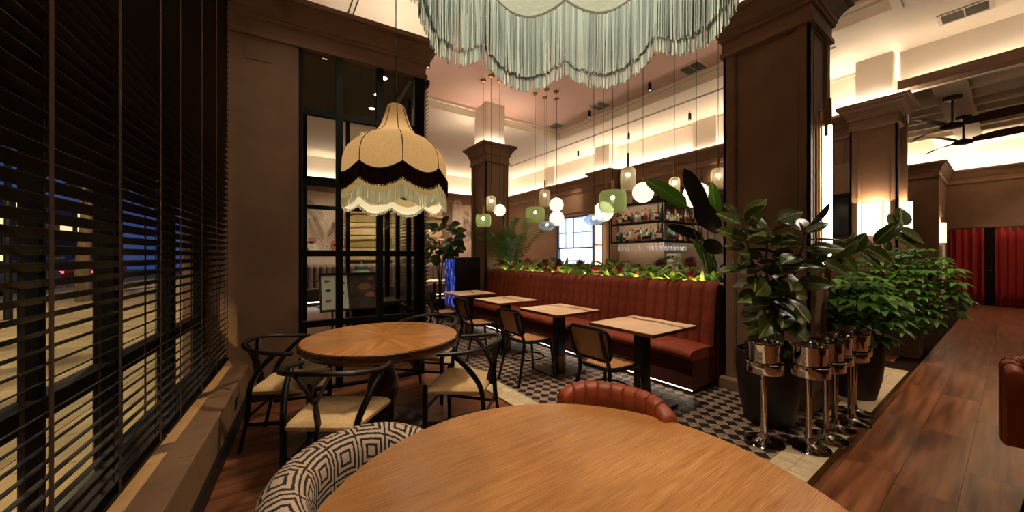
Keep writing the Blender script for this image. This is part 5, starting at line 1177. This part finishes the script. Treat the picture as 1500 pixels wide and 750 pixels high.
# ================================================================ STREET
m_trunk = mat('street_trunk', '4a3a2c', .9, var=(9, '6a5540', 5), bump=(12, .6), stretch=(1, 1, .3)); m_crown = leafmat('street_crown', '18260f', '26381a', .6, '', .2)
cml = MB(); random.seed(2)
for q in range(900):
    d = sph(random.uniform(0, 6.28), math.asin(random.uniform(-1, 1))); p = d*random.uniform(.5, 1)*1.7; a = sph(random.uniform(0, 6.28), random.uniform(-1, 1))*.22; c = a.cross(d)*.5
    cml.add([p-a, p+c, p+a, p-c], [(0, 1, 2, 3)])
crown_me = cml.mesh('crown', m_crown)
for d, s, l in ((-6.3, 10.5, 'street tree with a pale trunk closest to the windows'), (-6.6, 17.2, 'street tree with a pale trunk, second along the kerb'), (-6.4, 24, 'street tree with a pale trunk, third along the kerb'), (-6.5, 33, 'street tree with a pale trunk, farthest along the kerb')):
    t = thing('street_tree', l, 'tree', WP(d, s, -.1), random.uniform(0, 6), 'street trees'); MB().tube(smoothpath([(0, 0, 0), (.05, 0, 1.2), (-.03, .05, 2.6), (.1, .1, 4.2)], 4), [.2-.006*k for k in range(13)], 10).build('trunk', m_trunk, t, smooth=True); tag(put('crown', crown_me, t, loc=(0, 0, 5.2)), kind='stuff')
def carbox(label, d, s, col, rz):
    t = thing('parked_car', label, 'car', WP(d, s, -.24), WZ+rz, 'cars in the street')
    pr = [(-2.1, .3), (-2.12, .7), (-1.9, .88), (-1.3, .95), (-.7, 1.4), (.9, 1.42), (1.6, .98), (2.1, .85), (2.15, .35)]
    MB().loft([[(x, y, z) for y, z in pr] for x in (-.82, -.7, .7, .82)], caps=True).build('body', mat('car_'+col, {'white': 'b8b4ac', 'dark': '20222a', 'red': '5a1412'}[col], .3), t, bevel=.05)
    MB().box(-.83, .83, -.6, .75, .98, 1.3).build('windows', mat('car_glass', '0a0c10', .1), t)
    for x in (-.6, .6): MB().box(x-.14, x+.14, -2.14, -2.1, .62, .75).build('tail_light', emit('tail_red', (1, .06, .04), 4), t)
    for x in (-.75, .75):
        for y in (-1.35, 1.35): MB().lathe([(.001, -.1), (.3, -.1), (.31, 0), (.3, .1), (.001, .1)], 18).build('wheel', m_black, t, M=Matrix.Translation((x, y, .31)) @ Matrix.Rotation(pi/2, 4, 'Y'))
carbox('white car parked across the street', -12.0, 17.5, 'white', 0); carbox('dark car in the street with red tail lights', -11.8, 24.5, 'dark', 0); carbox('red car farthest down the street', -12.2, 33, 'red', 0)
bs_ = thing('street_totem', 'tall blue totem standing on the pavement outside the blinds', 'street sign', WP(-1.75, 2.62, -.1), WZ); MB().box(-.04, .04, -.25, .25, 0, .3).build('foot', m_black, bs_); MB().box(-.05, .05, -.06, .06, .3, 1.75).build('panel', emit('totem_blue', (.03, .16, .8), .35), bs_)
bd = thing('street_building', 'dark building across the street with lit shop windows', 'building', WP(-24, 20, -.24), WZ); MB().box(-4, 0, -40, 50, 0, 8).build('facade', mat('facade_dark', '2c2722', .9), bd)
m_lw = [emit('lit_window', (1, .72, .36), .9), emit('lit_window_cool', (.6, .75, 1), .7), mat('unlit_window', '0a0c12', .2)]
random.seed(8)
for k in range(26):
    y = -38+k*3.3
    for z, h_ in ((.4, 2.3), (4.0, 1.5), (6.2, 1.4)):
        q = random.choice((0, 2, 2, 1)) if z < 1 else random.choice((2, 2, 2, 2, 0)); w = MB().box(-.02, .03, y, y+2.2, z, z+h_).build('window', m_lw[q], bd)
sl = thing('street_lamp', 'street lamp outside throwing yellow light under the blinds', 'street lamp', WP(-5.6, 1.6, -.1), WZ)
MB().tube([(0, 0, 0), (0, 0, 7.2)], [.07, .045], 10).build('pole', m_black, sl); MB().tube(smoothpath([(0, 0, 7.15), (.1, 0, 7.5), (.5, 0, 7.62)], 4), .03, 8).build('arm', m_black, sl)
MB().lathe([(.05, 7.46), (.15, 7.48), (.17, 7.55), (.1, 7.62)], 20, caps=True, c=(.55, 0, 0)).build('lantern', emit('sodium', (1, .76, .36), 8), sl, smooth=True)
l = light('street_light', 'POINT', (.55, 0, 7.35), 2300, (1, .76, .34), .05); l.parent = sl
for s, l_ in ((13, 'street lamp farther along the pavement'), (28, 'street lamp farthest along the pavement')): dup(sl, WP(-6.2, s, -.1), WZ, l_)
bo_ = thing('stripe_light', 'added low post lamp outside the blinds, casting slat stripes on the wall', 'added lamp', WP(-4.6, -.6, -.1), WZ)  # invented low lamp, added to throw blind stripes on the wall panel
MB().lathe([(.06, 0), (.06, 1.7)], 14, caps=True).build('post', m_black, bo_, smooth=True); MB().lathe([(.055, 1.7), (.055, 1.85)], 14, caps=True).build('lens', emit('sodium', (1, .76, .36), 8), bo_, smooth=True); MB().lathe([(.07, 1.97), (.06, 2.0)], 14, caps=True).build('cap', m_black, bo_, smooth=True)
for a in (0, 2.1, 4.2): MB().tube([(.05*cos(a), .05*sin(a), 1.84), (.05*cos(a), .05*sin(a), 1.98)], .004, 5).build('cap_post', m_black, bo_)
l = light('stripe_lamp', 'POINT', (0, 0, 1.91), 70, (1, .76, .4), .02); l.parent = bo_
